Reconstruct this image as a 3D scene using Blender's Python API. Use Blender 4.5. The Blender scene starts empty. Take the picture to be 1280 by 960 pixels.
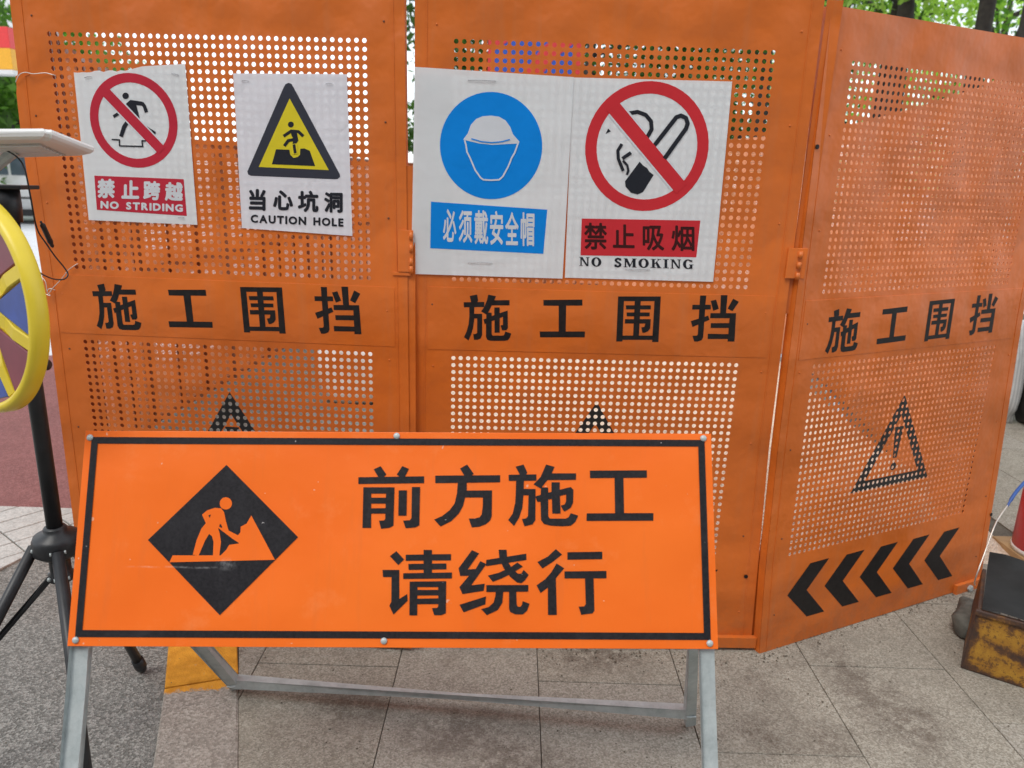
import bpy, bmesh, math, random
import numpy as np
from mathutils import Vector, Matrix
from mathutils.geometry import tessellate_polygon
random.seed(7)
rng = np.random.default_rng(7)
sc = bpy.context.scene
col = sc.collection
H = 1.38                      # eye height over the ground
# ------------------------------------------------------------------ camera
FPX, PITCH, ROLL = 933.33, 0.26613, 0.02945
_r = Vector((1, 0, 0)); _f = Vector((0, math.cos(PITCH), -math.sin(PITCH))); _u = Vector((0, math.sin(PITCH), math.cos(PITCH)))
CR = _r*math.cos(ROLL) + _u*math.sin(ROLL)
CU = -_r*math.sin(ROLL) + _u*math.cos(ROLL)
CAMP = Vector((0, 0, H))
cam = bpy.data.cameras.new('camera'); cam.sensor_width = 36; cam.lens = FPX/1280*36
cam.clip_start = 0.05; cam.clip_end = 2000
co = bpy.data.objects.new('camera', cam); col.objects.link(co)
M = Matrix((CR, CU, -_f)).transposed().to_4x4(); M.translation = CAMP
co.matrix_world = M; sc.camera = co
cam.dof.use_dof = True; cam.dof.focus_distance = 1.75; cam.dof.aperture_fstop = 5.0
# ------------------------------------------------------------------ sky and sun (bright overcast)
SUN_EL, SUN_AZ = math.radians(58), math.radians(205)
W = bpy.data.worlds.new('World'); sc.world = W; W.use_nodes = True
nt = W.node_tree; nt.nodes.clear()
sky = nt.nodes.new('ShaderNodeTexSky'); sky.sky_type = 'NISHITA'; sky.sun_disc = False
sky.sun_elevation = SUN_EL; sky.sun_rotation = SUN_AZ
b1 = nt.nodes.new('ShaderNodeBackground'); b1.inputs[1].default_value = 0.05
b2 = nt.nodes.new('ShaderNodeBackground'); b2.inputs[0].default_value = (0.97, 0.985, 1, 1); b2.inputs[1].default_value = 0.97
ad = nt.nodes.new('ShaderNodeAddShader'); wo = nt.nodes.new('ShaderNodeOutputWorld')
nt.links.new(sky.outputs[0], b1.inputs[0]); nt.links.new(b1.outputs[0], ad.inputs[0])
nt.links.new(b2.outputs[0], ad.inputs[1]); nt.links.new(ad.outputs[0], wo.inputs[0])
sl = bpy.data.lights.new('sun', 'SUN'); sl.energy = 1.3; sl.angle = math.radians(22); sl.color = (1, 0.96, 0.9)
so = bpy.data.objects.new('sun', sl); col.objects.link(so)
_d = Vector((-0.45, -0.62, 1.15)).normalized()   # from behind and left of the viewer
so.rotation_euler = _d.to_track_quat('Z', 'Y').to_euler()
sc.view_settings.view_transform = 'Standard'; sc.view_settings.look = 'None'
sc.view_settings.exposure = 0.14; sc.view_settings.gamma = 1.0
sc.cycles.max_bounces = 8; sc.cycles.transparent_max_bounces = 16

# ================================================================== helpers
def ray(u, v):
    return (_f*FPX + CR*(u-640) - CU*(v-480))
def on_ground(u, v, z=0.0):
    d = ray(u, v); return CAMP + d*((z-H)/d.z)
def at_depth(u, v, y):
    d = ray(u, v); return CAMP + d*(y/d.y)

def mesh_obj(name, bm, mat=None, parent=None, smooth=False):
    me = bpy.data.meshes.new(name)
    if isinstance(bm, bmesh.types.BMesh):
        bmesh.ops.recalc_face_normals(bm, faces=bm.faces)
        bm.to_mesh(me); bm.free()
    else:
        me.from_pydata(*bm); me.update()
    if smooth:
        me.polygons.foreach_set('use_smooth', [True]*len(me.polygons))
    if mat: me.materials.append(mat)
    o = bpy.data.objects.new(name, me); col.objects.link(o)
    if parent: o.parent = parent
    return o
def thing(name, label, cat, mat4=None, group=None, loc=None):
    o = bpy.data.objects.new(name, None); col.objects.link(o); o.empty_display_size = .1
    if mat4 is not None: o.matrix_world = mat4
    if loc is not None: o.location = loc
    tag(o, label, cat, group); return o
def tag(o, label, cat, group=None):
    o['label'] = label; o['category'] = cat
    if group: o['group'] = group
    return o
def kind(o, k): o['kind'] = k; return o
def box(bm, lo, hi, bev=0.0):
    lo = Vector(lo); hi = Vector(hi)
    r = bmesh.ops.create_cube(bm, size=1)
    vs = r['verts']
    for v in vs:
        v.co = Vector([(lo[i]+hi[i])/2 + v.co[i]*(hi[i]-lo[i]) for i in range(3)])
    if bev:
        es = list({e for v in vs for e in v.link_edges})
        bmesh.ops.bevel(bm, geom=es, offset=bev, segments=2, affect='EDGES', profile=.6)
    return vs
def frame_of(d):
    d = d.normalized(); a = Vector((0, 0, 1)) if abs(d.z) < .9 else Vector((1, 0, 0))
    x = d.cross(a).normalized(); y = d.cross(x).normalized(); return x, y
def tube(bm, pts, rad, n=10, cap=True, sq=None, up=None):
    """round tube along pts, or a rectangular one when sq=(w,h)"""
    pts = [Vector(p) for p in pts]; rings = []
    rad = rad if isinstance(rad, (list, tuple)) else [rad]*len(pts)
    px = None
    for i, p in enumerate(pts):
        d = (pts[min(i+1, len(pts)-1)] - pts[max(i-1, 0)]).normalized()
        if px is None:
            if up is not None:
                y = (Vector(up) - d*Vector(up).dot(d)).normalized(); x = d.cross(y)
            else: x, y = frame_of(d)
        else:
            x = (px - d*px.dot(d)).normalized(); y = d.cross(x)
        px = x
        if sq:
            w, h = sq; offs = [(-w/2, -h/2), (w/2, -h/2), (w/2, h/2), (-w/2, h/2)]
        else:
            offs = [(rad[i]*math.cos(2*math.pi*k/n), rad[i]*math.sin(2*math.pi*k/n)) for k in range(n)]
        rings.append([bm.verts.new(p + x*a + y*b) for a, b in offs])
    m = len(rings[0])
    for i in range(len(rings)-1):
        for k in range(m):
            bm.faces.new((rings[i][k], rings[i][(k+1) % m], rings[i+1][(k+1) % m], rings[i+1][k]))
    if cap:
        bm.faces.new(rings[0][::-1]); bm.faces.new(rings[-1])
def lathe(bm, prof, n=24, axis='Z', origin=(0, 0, 0)):
    o = Vector(origin); rings = []
    for r, h in prof:
        ring = []
        for k in range(n):
            a = 2*math.pi*k/n; c, s = r*math.cos(a), r*math.sin(a)
            p = (c, s, h) if axis == 'Z' else ((c, h, s) if axis == 'Y' else (h, c, s))
            ring.append(bm.verts.new(o + Vector(p)))
        rings.append(ring)
    for i in range(len(rings)-1):
        for k in range(n):
            bm.faces.new((rings[i][k], rings[i][(k+1) % n], rings[i+1][(k+1) % n], rings[i+1][k]))
    bm.faces.new(rings[0][::-1]); bm.faces.new(rings[-1])
def new(): return bmesh.new()
def clip_poly(poly, a, b):
    """keep the part of a 2-D polygon on the left of the line a->b"""
    out = []; n = len(poly)
    f = lambda p: (b[0]-a[0])*(p[1]-a[1]) - (b[1]-a[1])*(p[0]-a[0])
    for i in range(n):
        p, q = poly[i], poly[(i+1) % n]; fp, fq = f(p), f(q)
        if fp >= 0: out.append(p)
        if (fp >= 0) != (fq >= 0):
            t = fp/(fp-fq); out.append((p[0]+(q[0]-p[0])*t, p[1]+(q[1]-p[1])*t))
    return out
def prism(bm, poly, z0, z1, bev=0.0):
    vs = [bm.verts.new((x, y, z1)) for x, y in poly]
    f = bm.faces.new(vs)
    r = bmesh.ops.extrude_face_region(bm, geom=[f])
    nv = [g for g in r['geom'] if isinstance(g, bmesh.types.BMVert)]
    for v in nv: v.co.z = z0
    if bev:
        bmesh.ops.bevel(bm, geom=[e for e in bm.edges if all(abs(v.co.z-z1) < 1e-6 for v in e.verts)], offset=bev, segments=1, affect='EDGES')

# ------------------------------------------------------------------ materials
class NT:
    def __init__(s, name):
        s.m = bpy.data.materials.new(name); s.m.use_nodes = True; s.t = s.m.node_tree
        s.b = s.t.nodes['Principled BSDF']; s.out = s.t.nodes['Material Output']
    def n(s, typ, **kw):
        nd = s.t.nodes.new(typ)
        for k, v in kw.items(): setattr(nd, k, v)
        return nd
    def l(s, a, b): s.t.links.new(a, b)
    def coord(s, which='Object'): return s.n('ShaderNodeTexCoord').outputs[which]
    def noise(s, vec, scale, detail=4, rough=.55, sx=None):
        if sx:
            mp = s.n('ShaderNodeMapping'); mp.inputs['Scale'].default_value = sx; s.l(vec, mp.inputs[0]); vec = mp.outputs[0]
        nd = s.n('ShaderNodeTexNoise'); nd.inputs['Scale'].default_value = scale; nd.inputs['Detail'].default_value = detail
        nd.inputs['Roughness'].default_value = rough; s.l(vec, nd.inputs[0]); return nd.outputs[0]
    def ramp(s, fac, stops):
        r = s.n('ShaderNodeValToRGB'); e = r.color_ramp.elements
        while len(e) < len(stops): e.new(.5)
        for i, (p, c) in enumerate(stops):
            e[i].position = p; e[i].color = (*c, 1) if len(c) == 3 else c
        s.l(fac, r.inputs[0]); return r.outputs[0]
    def mix(s, fac, a, b, mode='MIX'):
        m = s.n('ShaderNodeMix', data_type='RGBA', blend_type=mode)
        for sock, v in ((m.inputs[0], fac), (m.inputs[6], a), (m.inputs[7], b)):
            if isinstance(v, (int, float)): sock.default_value = v
            elif isinstance(v, tuple): sock.default_value = (*v, 1) if len(v) == 3 else v
            else: s.l(v, sock)
        return m.outputs[2]
    def math(s, op, a, b=None, clamp=False):
        m = s.n('ShaderNodeMath', operation=op); m.use_clamp = clamp
        for i, v in enumerate((a, b)):
            if v is None: continue
            if isinstance(v, (int, float)): m.inputs[i].default_value = v
            else: s.l(v, m.inputs[i])
        return m.outputs[0]
    def bump(s, h, strength, dist, prev=None):
        bp = s.n('ShaderNodeBump'); bp.inputs['Strength'].default_value = strength; bp.inputs['Distance'].default_value = dist
        s.l(h, bp.inputs['Height'])
        if prev is not None: s.l(prev, bp.inputs['Normal'])
        return bp.outputs[0]
    def set(s, color=None, rough=None, metal=None, normal=None, spec=None):
        for k, v in (('Base Color', color), ('Roughness', rough), ('Metallic', metal), ('Normal', normal), ('Specular IOR Level', spec)):
            if v is None: continue
            if isinstance(v, (int, float)): s.b.inputs[k].default_value = v
            elif isinstance(v, tuple): s.b.inputs[k].default_value = (*v, 1)
            else: s.l(v, s.b.inputs[k])
        return s.m
def simple(name, c, rough=.5, metal=0, var=.12, scale=30, bump=.0, bscale=200, spec=None):
    s = NT(name); n = s.noise(s.coord(), scale, 5)
    c2 = tuple(x*(1-var) for x in c); c3 = tuple(min(1, x*(1+var)) for x in c)
    cc = s.ramp(n, [(.3, c2), (.7, c3)])
    nm = s.bump(s.noise(s.coord(), bscale, 3), bump, .001) if bump else None
    return s.set(cc, s.math('ADD', s.math('MULTIPLY', n, .15), rough-.07), metal, nm, spec)

def mat_fence(name='fence_paint', base=(.66, .150, .018), tri=True):
    s = NT(name); P = s.coord()
    sx = s.n('ShaderNodeSeparateXYZ'); s.l(P, sx.inputs[0]); X, Z = sx.outputs[0], sx.outputs[2]
    big = s.noise(P, 2.2, 3); mid = s.noise(P, 9, 6, .65); fine = s.noise(P, 90, 4)
    streak = s.noise(P, 3, 5, .6, (9, 1, .7))
    c = s.ramp(big, [(.3, tuple(x*.86 for x in base)), (.7, tuple(min(1, x*1.10) for x in base))])
    c = s.mix(s.math('MULTIPLY', s.math('SUBTRACT', mid, .45, True), 1.1, True), c, (base[0]*.86, base[1]*.95, base[2]*1.4))
    dust = s.math('MULTIPLY', s.math('SUBTRACT', streak, .52, True), 1.6, True)
    c = s.mix(s.math('MULTIPLY', dust, .6), c, (.46, .2, .09))
    splash = s.math('MULTIPLY', s.math('SUBTRACT', 1, s.math('MULTIPLY', Z, 4.2), True), s.math('MULTIPLY', s.math('SUBTRACT', s.noise(P, 24, 7, .8), .40, True), 3.2, True)); c = s.mix(s.math('MULTIPLY', splash, .40), c, (.20, .12, .07))
    chips = s.math('GREATER_THAN', s.noise(P, 38, 6, .75), .712)
    c = s.mix(s.math('MULTIPLY', chips, .55), c, (.16, .07, .035))
    scr = s.math('GREATER_THAN', s.noise(P, 4, 8, .8, (1.5, 1, 14)), .70)
    c = s.mix(s.math('MULTIPLY', scr, .22), c, (.75, .42, .25))
    if tri:
        # stencilled warning triangle with an exclamation mark (flat print on the sheet)
        def plane(nx, nz, k):
            a = s.math('ADD', s.math('MULTIPLY', X, nx), s.math('MULTIPLY', Z, nz)); return s.math('SUBTRACT', a, k)
        cx, top, bot, hw = 25.15*.02, (84.5-45.6)*.02, (84.5-60.5)*.02, 8.9*.02
        h = top-bot; ln = math.hypot(h, hw)
        nx, nz = h/ln, hw/ln
        e1 = plane(nx, nz, nx*cx+nz*top); e2 = plane(-nx, nz, -nx*cx+nz*top); e3 = plane(0, -1, -bot)
        d = s.math('MAXIMUM', s.math('MAXIMUM', e1, e2), e3)
        inside = s.math('LESS_THAN', d, 0.0); hollow = s.math('LESS_THAN', d, -.033)
        band = s.math('SUBTRACT', inside, hollow, True)
        zc = s.math('SUBTRACT', Z, (84.5-53.3)*.02)
        barw = s.math('ADD', s.math('MULTIPLY', zc, .11), .0145)
        bar = s.math('MULTIPLY', s.math('LESS_THAN', s.math('ABSOLUTE', s.math('SUBTRACT', X, cx)), barw),
                     s.math('LESS_THAN', s.math('ABSOLUTE', zc), .052))
        dx = s.math('SUBTRACT', X, cx); dz = s.math('SUBTRACT', Z, (84.5-57.3)*.02)
        dot = s.math('LESS_THAN', s.math('ADD', s.math('MULTIPLY', dx, dx), s.math('MULTIPLY', dz, dz)), .013**2)
        mk = s.math('MAXIMUM', s.math('MAXIMUM', band, bar), dot)
        c = s.mix(mk, c, (.018, .017, .017))
    nm = s.bump(s.noise(P, 2.6, 2), 1.0, .05)
    nm = s.bump(s.noise(P, 9, 3), .7, .010, nm)
    nm = s.bump(fine, .10, .001, nm)
    return s.set(c, s.math('ADD', s.math('MULTIPLY', mid, .35), .22), 0, nm, .42)
M_FENCE = mat_fence()
M_FENCE_IN = mat_fence('fence_paint_sunlit', (.80, .32, .15), False)  # inner panels: sunlit brightness put into a paler paint colour
M_RAIL_IN = mat_fence('fence_rail_dark', (.24, .065, .02), False)  # inner rails in a darker brown than their sheets
M_BLACK = simple('stencil_black', (.016, .014, .014), .5, 0, .35, 60, spec=.22)
def mat_tape():
    s = NT('sign_black'); P = s.coord(); n = s.noise(P, 160, 4, .7); m = s.noise(P, 12, 7, .75)
    c = s.ramp(n, [(.3, (.010, .009, .011)), (.75, (.026, .024, .027))])
    c = s.mix(s.math('MULTIPLY', s.math('SUBTRACT', m, .5, True), .5, True), c, (.12, .12, .13))
    c = s.mix(s.math('MULTIPLY', s.math('GREATER_THAN', s.noise(P, 70, 3, .6), .73), .7), c, (.45, .42, .42))
    sx_ = s.n('ShaderNodeSeparateXYZ'); s.l(P, sx_.inputs[0]); zz = s.math('ADD', s.math('SUBTRACT', sx_.outputs[2], .143), s.math('MULTIPLY', s.math('SUBTRACT', s.noise(P, 14, 3), .5), .012))
    ln_ = s.math('SUBTRACT', 1, s.math('MULTIPLY', s.math('ABSOLUTE', zz), 420), True)
    rg_ = s.math('SUBTRACT', 1, s.math('MULTIPLY', s.math('ABSOLUTE', s.math('SUBTRACT', sx_.outputs[0], .20)), 9), True)
    dx_ = s.math('SUBTRACT', sx_.outputs[0], .285); dz_ = s.math('SUBTRACT', sx_.outputs[2], .149)
    bl_ = s.math('SUBTRACT', 1, s.math('MULTIPLY', s.math('SQRT', s.math('ADD', s.math('MULTIPLY', dx_, dx_), s.math('MULTIPLY', s.math('MULTIPLY', dz_, dz_), 3))), 42), True)
    sm_ = s.math('MULTIPLY', s.math('MAXIMUM', s.math('MULTIPLY', ln_, s.math('MULTIPLY', rg_, 2, True)), bl_), s.math('MULTIPLY', s.noise(P, 90, 6, .85), 1.1))
    sm_ = s.math('MULTIPLY', s.math('MULTIPLY', sm_, .6), s.math('MULTIPLY', s.math('SUBTRACT', s.noise(P, 40, 6, .8), .42, True), 6, True)); c = s.mix(sm_, c, (.42, .42, .42))
    return s.set(c, .45, 0, s.bump(n, .15, .0008), .25)
M_TAPE = mat_tape()
def mat_board():
    s = NT('sign_orange'); P = s.coord()
    n = s.noise(P, 3, 4); f = s.noise(P, 60, 5, .7)
    c = s.ramp(n, [(.3, (.87, .147, .012)), (.7, (.93, .180, .019))])
    smudge = s.math('MULTIPLY', s.math('SUBTRACT', s.noise(P, 7, 7, .75), .56, True), 1.6, True)
    c = s.mix(smudge, c, (.95, .33, .12))
    sp = s.math('GREATER_THAN', s.noise(P, 55, 2, .5), .745)
    c = s.mix(s.math('MULTIPLY', sp, .6), c, (.8, .5, .35))
    sc1 = s.math('GREATER_THAN', s.noise(P, 9, 6, .8, (.35, 1, 6)), .715); c = s.mix(s.math('MULTIPLY', sc1, .35), c, (.95, .5, .3))
    dk = s.math('GREATER_THAN', s.noise(P, 24, 7, .85), .745); c = s.mix(s.math('MULTIPLY', dk, .45), c, (.25, .05, .02))
    vs_ = s.math('MULTIPLY', s.math('SUBTRACT', s.noise(P, 5, 5, .7, (5, 1, .6)), .55, True), 1.0, True); c = s.mix(vs_, c, (.62, .16, .05))
    sx_ = s.n('ShaderNodeSeparateXYZ'); s.l(P, sx_.inputs[0]); zz = s.math('ADD', s.math('SUBTRACT', sx_.outputs[2], .143), s.math('MULTIPLY', s.math('SUBTRACT', s.noise(P, 14, 3), .5), .012))
    ln_ = s.math('SUBTRACT', 1, s.math('MULTIPLY', s.math('ABSOLUTE', zz), 420), True)
    rg_ = s.math('SUBTRACT', 1, s.math('MULTIPLY', s.math('ABSOLUTE', s.math('SUBTRACT', sx_.outputs[0], .20)), 9), True)
    dx_ = s.math('SUBTRACT', sx_.outputs[0], .285); dz_ = s.math('SUBTRACT', sx_.outputs[2], .149)
    bl_ = s.math('SUBTRACT', 1, s.math('MULTIPLY', s.math('SQRT', s.math('ADD', s.math('MULTIPLY', dx_, dx_), s.math('MULTIPLY', s.math('MULTIPLY', dz_, dz_), 3))), 42), True)
    sm_ = s.math('MULTIPLY', s.math('MAXIMUM', s.math('MULTIPLY', ln_, s.math('MULTIPLY', rg_, 2, True)), bl_), s.math('MULTIPLY', s.noise(P, 90, 6, .85), 1.1))
    sm_ = s.math('MULTIPLY', s.math('MULTIPLY', sm_, .6), s.math('MULTIPLY', s.math('SUBTRACT', s.noise(P, 40, 6, .8), .42, True), 6, True)); c = s.mix(sm_, c, (.95, .62, .45))
    nm = s.bump(s.noise(P, 2.0, 2), 1.0, .03); nm = s.bump(s.noise(P, 11, 3), .4, .004, nm); nm = s.bump(f, .08, .0006, nm)
    return s.set(c, s.math('ADD', s.math('MULTIPLY', f, .16), .30), 0, nm, .28)
M_BOARD = mat_board()
def mat_paper(name, base, tr=.22):
    s = NT(name); P = s.coord()
    n = s.noise(P, 14, 5)
    c = s.ramp(n, [(.3, tuple(x*.95 for x in base)), (.7, base)])
    spots = s.math('GREATER_THAN', s.noise(P, 70, 3), .76)
    c = s.mix(s.math('MULTIPLY', spots, .18), c, (.25, .22, .2))
    nm = s.bump(s.noise(P, 7, 3), .7, .008); nm = s.bump(s.noise(P, 26, 5, .7), .22, .002, nm)
    if name == 'crumpled_paper':
        v = s.n('ShaderNodeTexVoronoi', feature='DISTANCE_TO_EDGE'); v.inputs['Scale'].default_value = 9
        w_ = s.n('ShaderNodeMapping'); s.l(P, w_.inputs[0]); s.l(w_.outputs[0], v.inputs[0])
        cr = s.math('MULTIPLY', s.math('MINIMUM', v.outputs[0], .09), s.math('MULTIPLY', s.math('SUBTRACT', s.noise(P, 5, 3), .50, True), 5, True))
        nm = s.bump(cr, .6, .03, nm)
    s.set(c, .48, 0, nm, .18)
    t = s.n('ShaderNodeBsdfTranslucent'); s.l(c, t.inputs[0])
    mx = s.n('ShaderNodeMixShader'); mx.inputs[0].default_value = tr
    s.l(s.b.outputs[0], mx.inputs[1]); s.l(t.outputs[0], mx.inputs[2]); s.l(mx.outputs[0], s.out.inputs[0])
    return s.m
M_PAPER = mat_paper('poster_paper', (.84, .885, .895))
M_PAPER2 = mat_paper('crumpled_paper', (.84, .86, .91))
def ink(name, c): return mat_paper(name, c, .10)
M_RED = ink('ink_red', (.66, .035, .045)); M_RED2 = ink('ink_crimson', (.56, .030, .055)); M_BLUE = ink('ink_blue', (.002, .26, .80)); M_YEL = ink('ink_yellow', (.78, .64, .03))
M_INK = ink('ink_black', (.022, .024, .032)); M_INKG = ink('ink_slate', (.045, .048, .065)); M_WHITEINK = ink('ink_white', (.72, .74, .77)); M_DARKRED = ink('ink_dark_red', (.055, .012, .012))
def mat_galv():
    s = NT('galvanised_steel'); P = s.coord()
    v = s.n('ShaderNodeTexVoronoi'); v.inputs['Scale'].default_value = 60; s.l(P, v.inputs[0])
    n = s.noise(P, 16, 8, .8)
    c = s.ramp(n, [(.3, (.30, .34, .34)), (.55, (.46, .51, .51)), (.8, (.64, .68, .66))])
    sc_ = s.n('ShaderNodeSeparateColor'); s.l(v.outputs[1], sc_.inputs[0]); c = s.mix(s.math('MULTIPLY', sc_.outputs[0], .35), c, (.55, .58, .57))
    rust = s.math('GREATER_THAN', s.noise(P, 20, 7, .8), .70); c = s.mix(s.math('MULTIPLY', rust, .7), c, (.16, .13, .09))
    return s.set(c, s.math('ADD', s.math('MULTIPLY', n, .3), .3), .2, s.bump(n, .2, .001))
M_GALV = mat_galv()
M_WIRE = simple('bright_wire', (.7, .66, .6), .35, .6, .1)
M_STAPLE = simple('staple_steel', (.34, .35, .37), .3, .9, .1)
M_PLBLACK = simple('black_plastic', (.016, .017, .019), .42, 0, .3, 40, .15, 150)
M_PLWHITE = simple('white_plastic', (.74, .74, .72), .4, 0, .05, 8)
M_PLYEL = simple('yellow_plastic', (.76, .58, .035), .36, 0, .10, 6, .2, 20)
M_PLRED = simple('maroon_plastic', (.22, .055, .075), .4, 0, .15, 20)
M_PLBLUE = simple('blue_plastic', (.05, .09, .33), .4, 0, .25, 20)

STAINS = [(1.02, 1.86, .10, .30), (1.10, 1.72, .13, .22), (-.10, 1.62, .22, .14), (.02, 1.50, .16, .18), (-.40, 1.72, .15, .12), (.28, 1.96, .2, .1), (1.6, 1.7, .2, .2)]
def granular(name, a, b, c2, scale=260, bumpd=.004, stain=None, rough=.85):
    s = NT(name); P = s.coord('Object')
    g = s.n('ShaderNodeNewGeometry').outputs['Position']
    v = s.n('ShaderNodeTexVoronoi'); v.inputs['Scale'].default_value = scale; s.l(g, v.inputs[0])
    hsv = s.n('ShaderNodeSeparateColor'); s.l(v.outputs[1], hsv.inputs[0])
    c = s.ramp(hsv.outputs[0], [(.08, a), (.5, b), (.93, c2)])
    n = s.noise(g, 2.3, 6, .7); n2 = s.noise(g, 14, 6, .7)
    c = s.mix(.35, c, s.ramp(n2, [(.35, tuple(x*.72 for x in b)), (.7, tuple(x*1.2 for x in b))]))
    c = s.mix(s.math('MULTIPLY', s.math('SUBTRACT', n, .5, True), 2.2, True), c, tuple(x*.62 for x in b))
    if stain:
        sx = s.n('ShaderNodeSeparateXYZ'); s.l(g, sx.inputs[0]); tot = None
        for (cx, cy, rx, ry) in STAINS:
            dx = s.math('MULTIPLY', s.math('SUBTRACT', sx.outputs[0], cx), 1/rx); dy = s.math('MULTIPLY', s.math('SUBTRACT', sx.outputs[1], cy), 1/ry)
            q = s.math('SUBTRACT', 1, s.math('SQRT', s.math('ADD', s.math('MULTIPLY', dx, dx), s.math('MULTIPLY', dy, dy))), True)
            tot = q if tot is None else s.math('MAXIMUM', tot, q)
        blot = s.math('MULTIPLY', s.math('MULTIPLY', tot, s.math('MULTIPLY', s.math('SUBTRACT', s.noise(g, 22, 8, .85), .42, True), 7, True)), 1.7, True)
        c = s.mix(s.math('MULTIPLY', blot, .58), c, stain)
        d = s.math('MULTIPLY', s.math('SUBTRACT', s.noise(g, 1.9, 5, .65, (1, 1, 1)), .53, True), 6, True)
        d = s.math('MULTIPLY', d, s.math('MULTIPLY', s.math('SUBTRACT', s.noise(g, 45, 6, .85), .36, True), 3.6, True))
        c = s.mix(d, c, stain)
        pit = s.math('GREATER_THAN', s.noise(g, 75, 3, .6), .70); c = s.mix(s.math('MULTIPLY', pit, .6), c, tuple(x*.35 for x in b))
    nm = s.bump(v.outputs[0], .8, bumpd*.6); nm = s.bump(n2, .5, bumpd, nm)
    return s.set(c, rough, 0, nm, .3)
M_ASPH = granular('asphalt', (.09, .09, .08), (.195, .19, .175), (.39, .38, .35), 190, .006)
M_SLAB = granular('granite_slab', (.19, .170, .135), (.315, .290, .236), (.46, .435, .37), 240, .003, (.085, .06, .045))
M_SLAB2 = granular('granite_slab_pale', (.20, .182, .148), (.335, .311, .258), (.47, .445, .39), 240, .003, (.10, .075, .06))
M_KERB = granular('kerb_granite', (.19, .168, .145), (.33, .295, .255), (.50, .46, .41), 190, .003, (.15, .12, .10))
M_KERBY_OLD = granular('kerb_yellow_paint', (.50, .26, .035), (.62, .34, .045), (.68, .42, .08), 200, .003, (.35, .18, .06))
def kerb_paint():
    m = M_KERB.copy(); m.name = 'kerb_painted'; t = m.node_tree; b = t.nodes['Principled BSDF']
    src = b.inputs['Base Color'].links[0].from_socket
    s = NT.__new__(NT); s.m = m; s.t = t; s.b = b; s.out = t.nodes['Material Output']
    g = s.n('ShaderNodeNewGeometry').outputs['Position']; sx = s.n('ShaderNodeSeparateXYZ'); s.l(g, sx.inputs[0])
    e = s.math('ADD', sx.outputs[1], s.math('MULTIPLY', s.noise(g, 22, 6, .75), .09)); e = s.math('ADD', e, s.math('MULTIPLY', sx.outputs[0], -.18))
    mk = s.math('MULTIPLY', s.math('SUBTRACT', e, 1.945), 90, True)
    worn = s.math('GREATER_THAN', s.noise(g, 60, 6, .8), .64); mk = s.math('MULTIPLY', mk, s.math('SUBTRACT', 1, s.math('MULTIPLY', worn, .6)))
    yel = s.ramp(s.noise(g, 30, 5), [(.3, (.52, .22, .02)), (.7, (.74, .34, .035))])
    s.l(s.mix(mk, src, yel), b.inputs['Base Color']); return m
M_KERBY = kerb_paint()
M_RED_G = granular('red_pavement', (.17, .07, .065), (.24, .10, .095), (.32, .15, .14), 150, .004)
M_PALE = granular('pale_paver', (.38, .38, .36), (.50, .50, .475), (.60, .60, .57), 150, .003, (.3, .28, .26))
M_FAR = granular('concrete_road', (.52, .54, .56), (.66, .68, .70), (.74, .76, .78), 40, .003)
M_PIT = granular('trench_concrete', (.15, .15, .13), (.24, .235, .205), (.34, .33, .29), 60, .006, (.2, .19, .16))
M_JOINT = granular('joint_sand', (.08, .07, .055), (.135, .12, .095), (.20, .18, .145), 300, .004)
M_SAND = granular('pale_sand', (.66, .53, .40), (.82, .69, .54), (.90, .80, .68), 90, .02)

# ================================================================== ground
def sheet(name, poly, z, mat, parent=None):
    bm = new(); vs = [bm.verts.new((x, y, z)) for x, y in poly]
    for t in tessellate_polygon([[v.co for v in vs]]): bm.faces.new([vs[i] for i in t])
    o = mesh_obj(name, bm, mat, parent)
    if o.data.polygons[0].normal.z < 0: o.data.flip_normals()
    return o
ground = kind(sheet('ground', [(-400, -60), (400, -60), (400, 600), (-400, 600)], -.035, M_FAR), 'structure')
kind(sheet('asphalt_lane', [(-9, -3), (1.2, -3), (1.2, 1.0), (-.55, 1.0), (-.83, 1.475), (-1.0, 1.942), (-1.25, 2.35), (-1.5, 2.88), (-9, 2.88)], -.006, M_ASPH), 'structure')
kind(sheet('red_pavement', [(-14, 2.88), (-1.50, 2.88), (-2.1, 5.5), (-14, 5.9)], -.012, M_RED_G), 'structure')
kind(sheet('road', [(-60, 5.95), (-2.6, 5.55), (-3.4, 16), (-3.6, 60), (-60, 60)], -.020, M_FAR), 'structure')
kind(sheet('trench_floor', [(-1.20, 2.10), (1.6, 2.5), (2.3, 5.4), (2.2, 9), (-2.8, 9), (-2.0, 3.7)], -.004, M_PIT), 'structure')

KL = [(-.62, .60), (-.83, 1.475), (-1.0, 1.942), (-1.19, 2.35)]      # outer kerb edge
KR = [(-.32, .60), (-.632, 1.483), (-.796, 1.944), (-.99, 2.40)]    # inner kerb edge
pav = kind(sheet('pavement', [(-.55, -1.5), (9, -1.5), (9, 9), (2.6, 9), (2.35, 5.4), (1.62, 2.42), (-1.0, 2.2), (-.75, 1.8), (-.52, 1.2)], -.006, M_JOINT), 'structure')
def lerp(a, b, t): return (a[0]+(b[0]-a[0])*t, a[1]+(b[1]-a[1])*t)
kerb = kind(sheet('kerb', [KL[0], KR[0], KR[1], KR[2], KR[3], KL[3], KL[2], KL[1]], -.0155, M_JOINT), 'structure')
def along(P, y):
    for a, b in zip(P, P[1:]):
        if a[1] <= y <= b[1]: return lerp(a, b, (y-a[1])/(b[1]-a[1]))
    return P[-1] if y > P[-1][1] else P[0]
ys = [.60, 1.16, 1.76, 2.30, 2.34]
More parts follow.
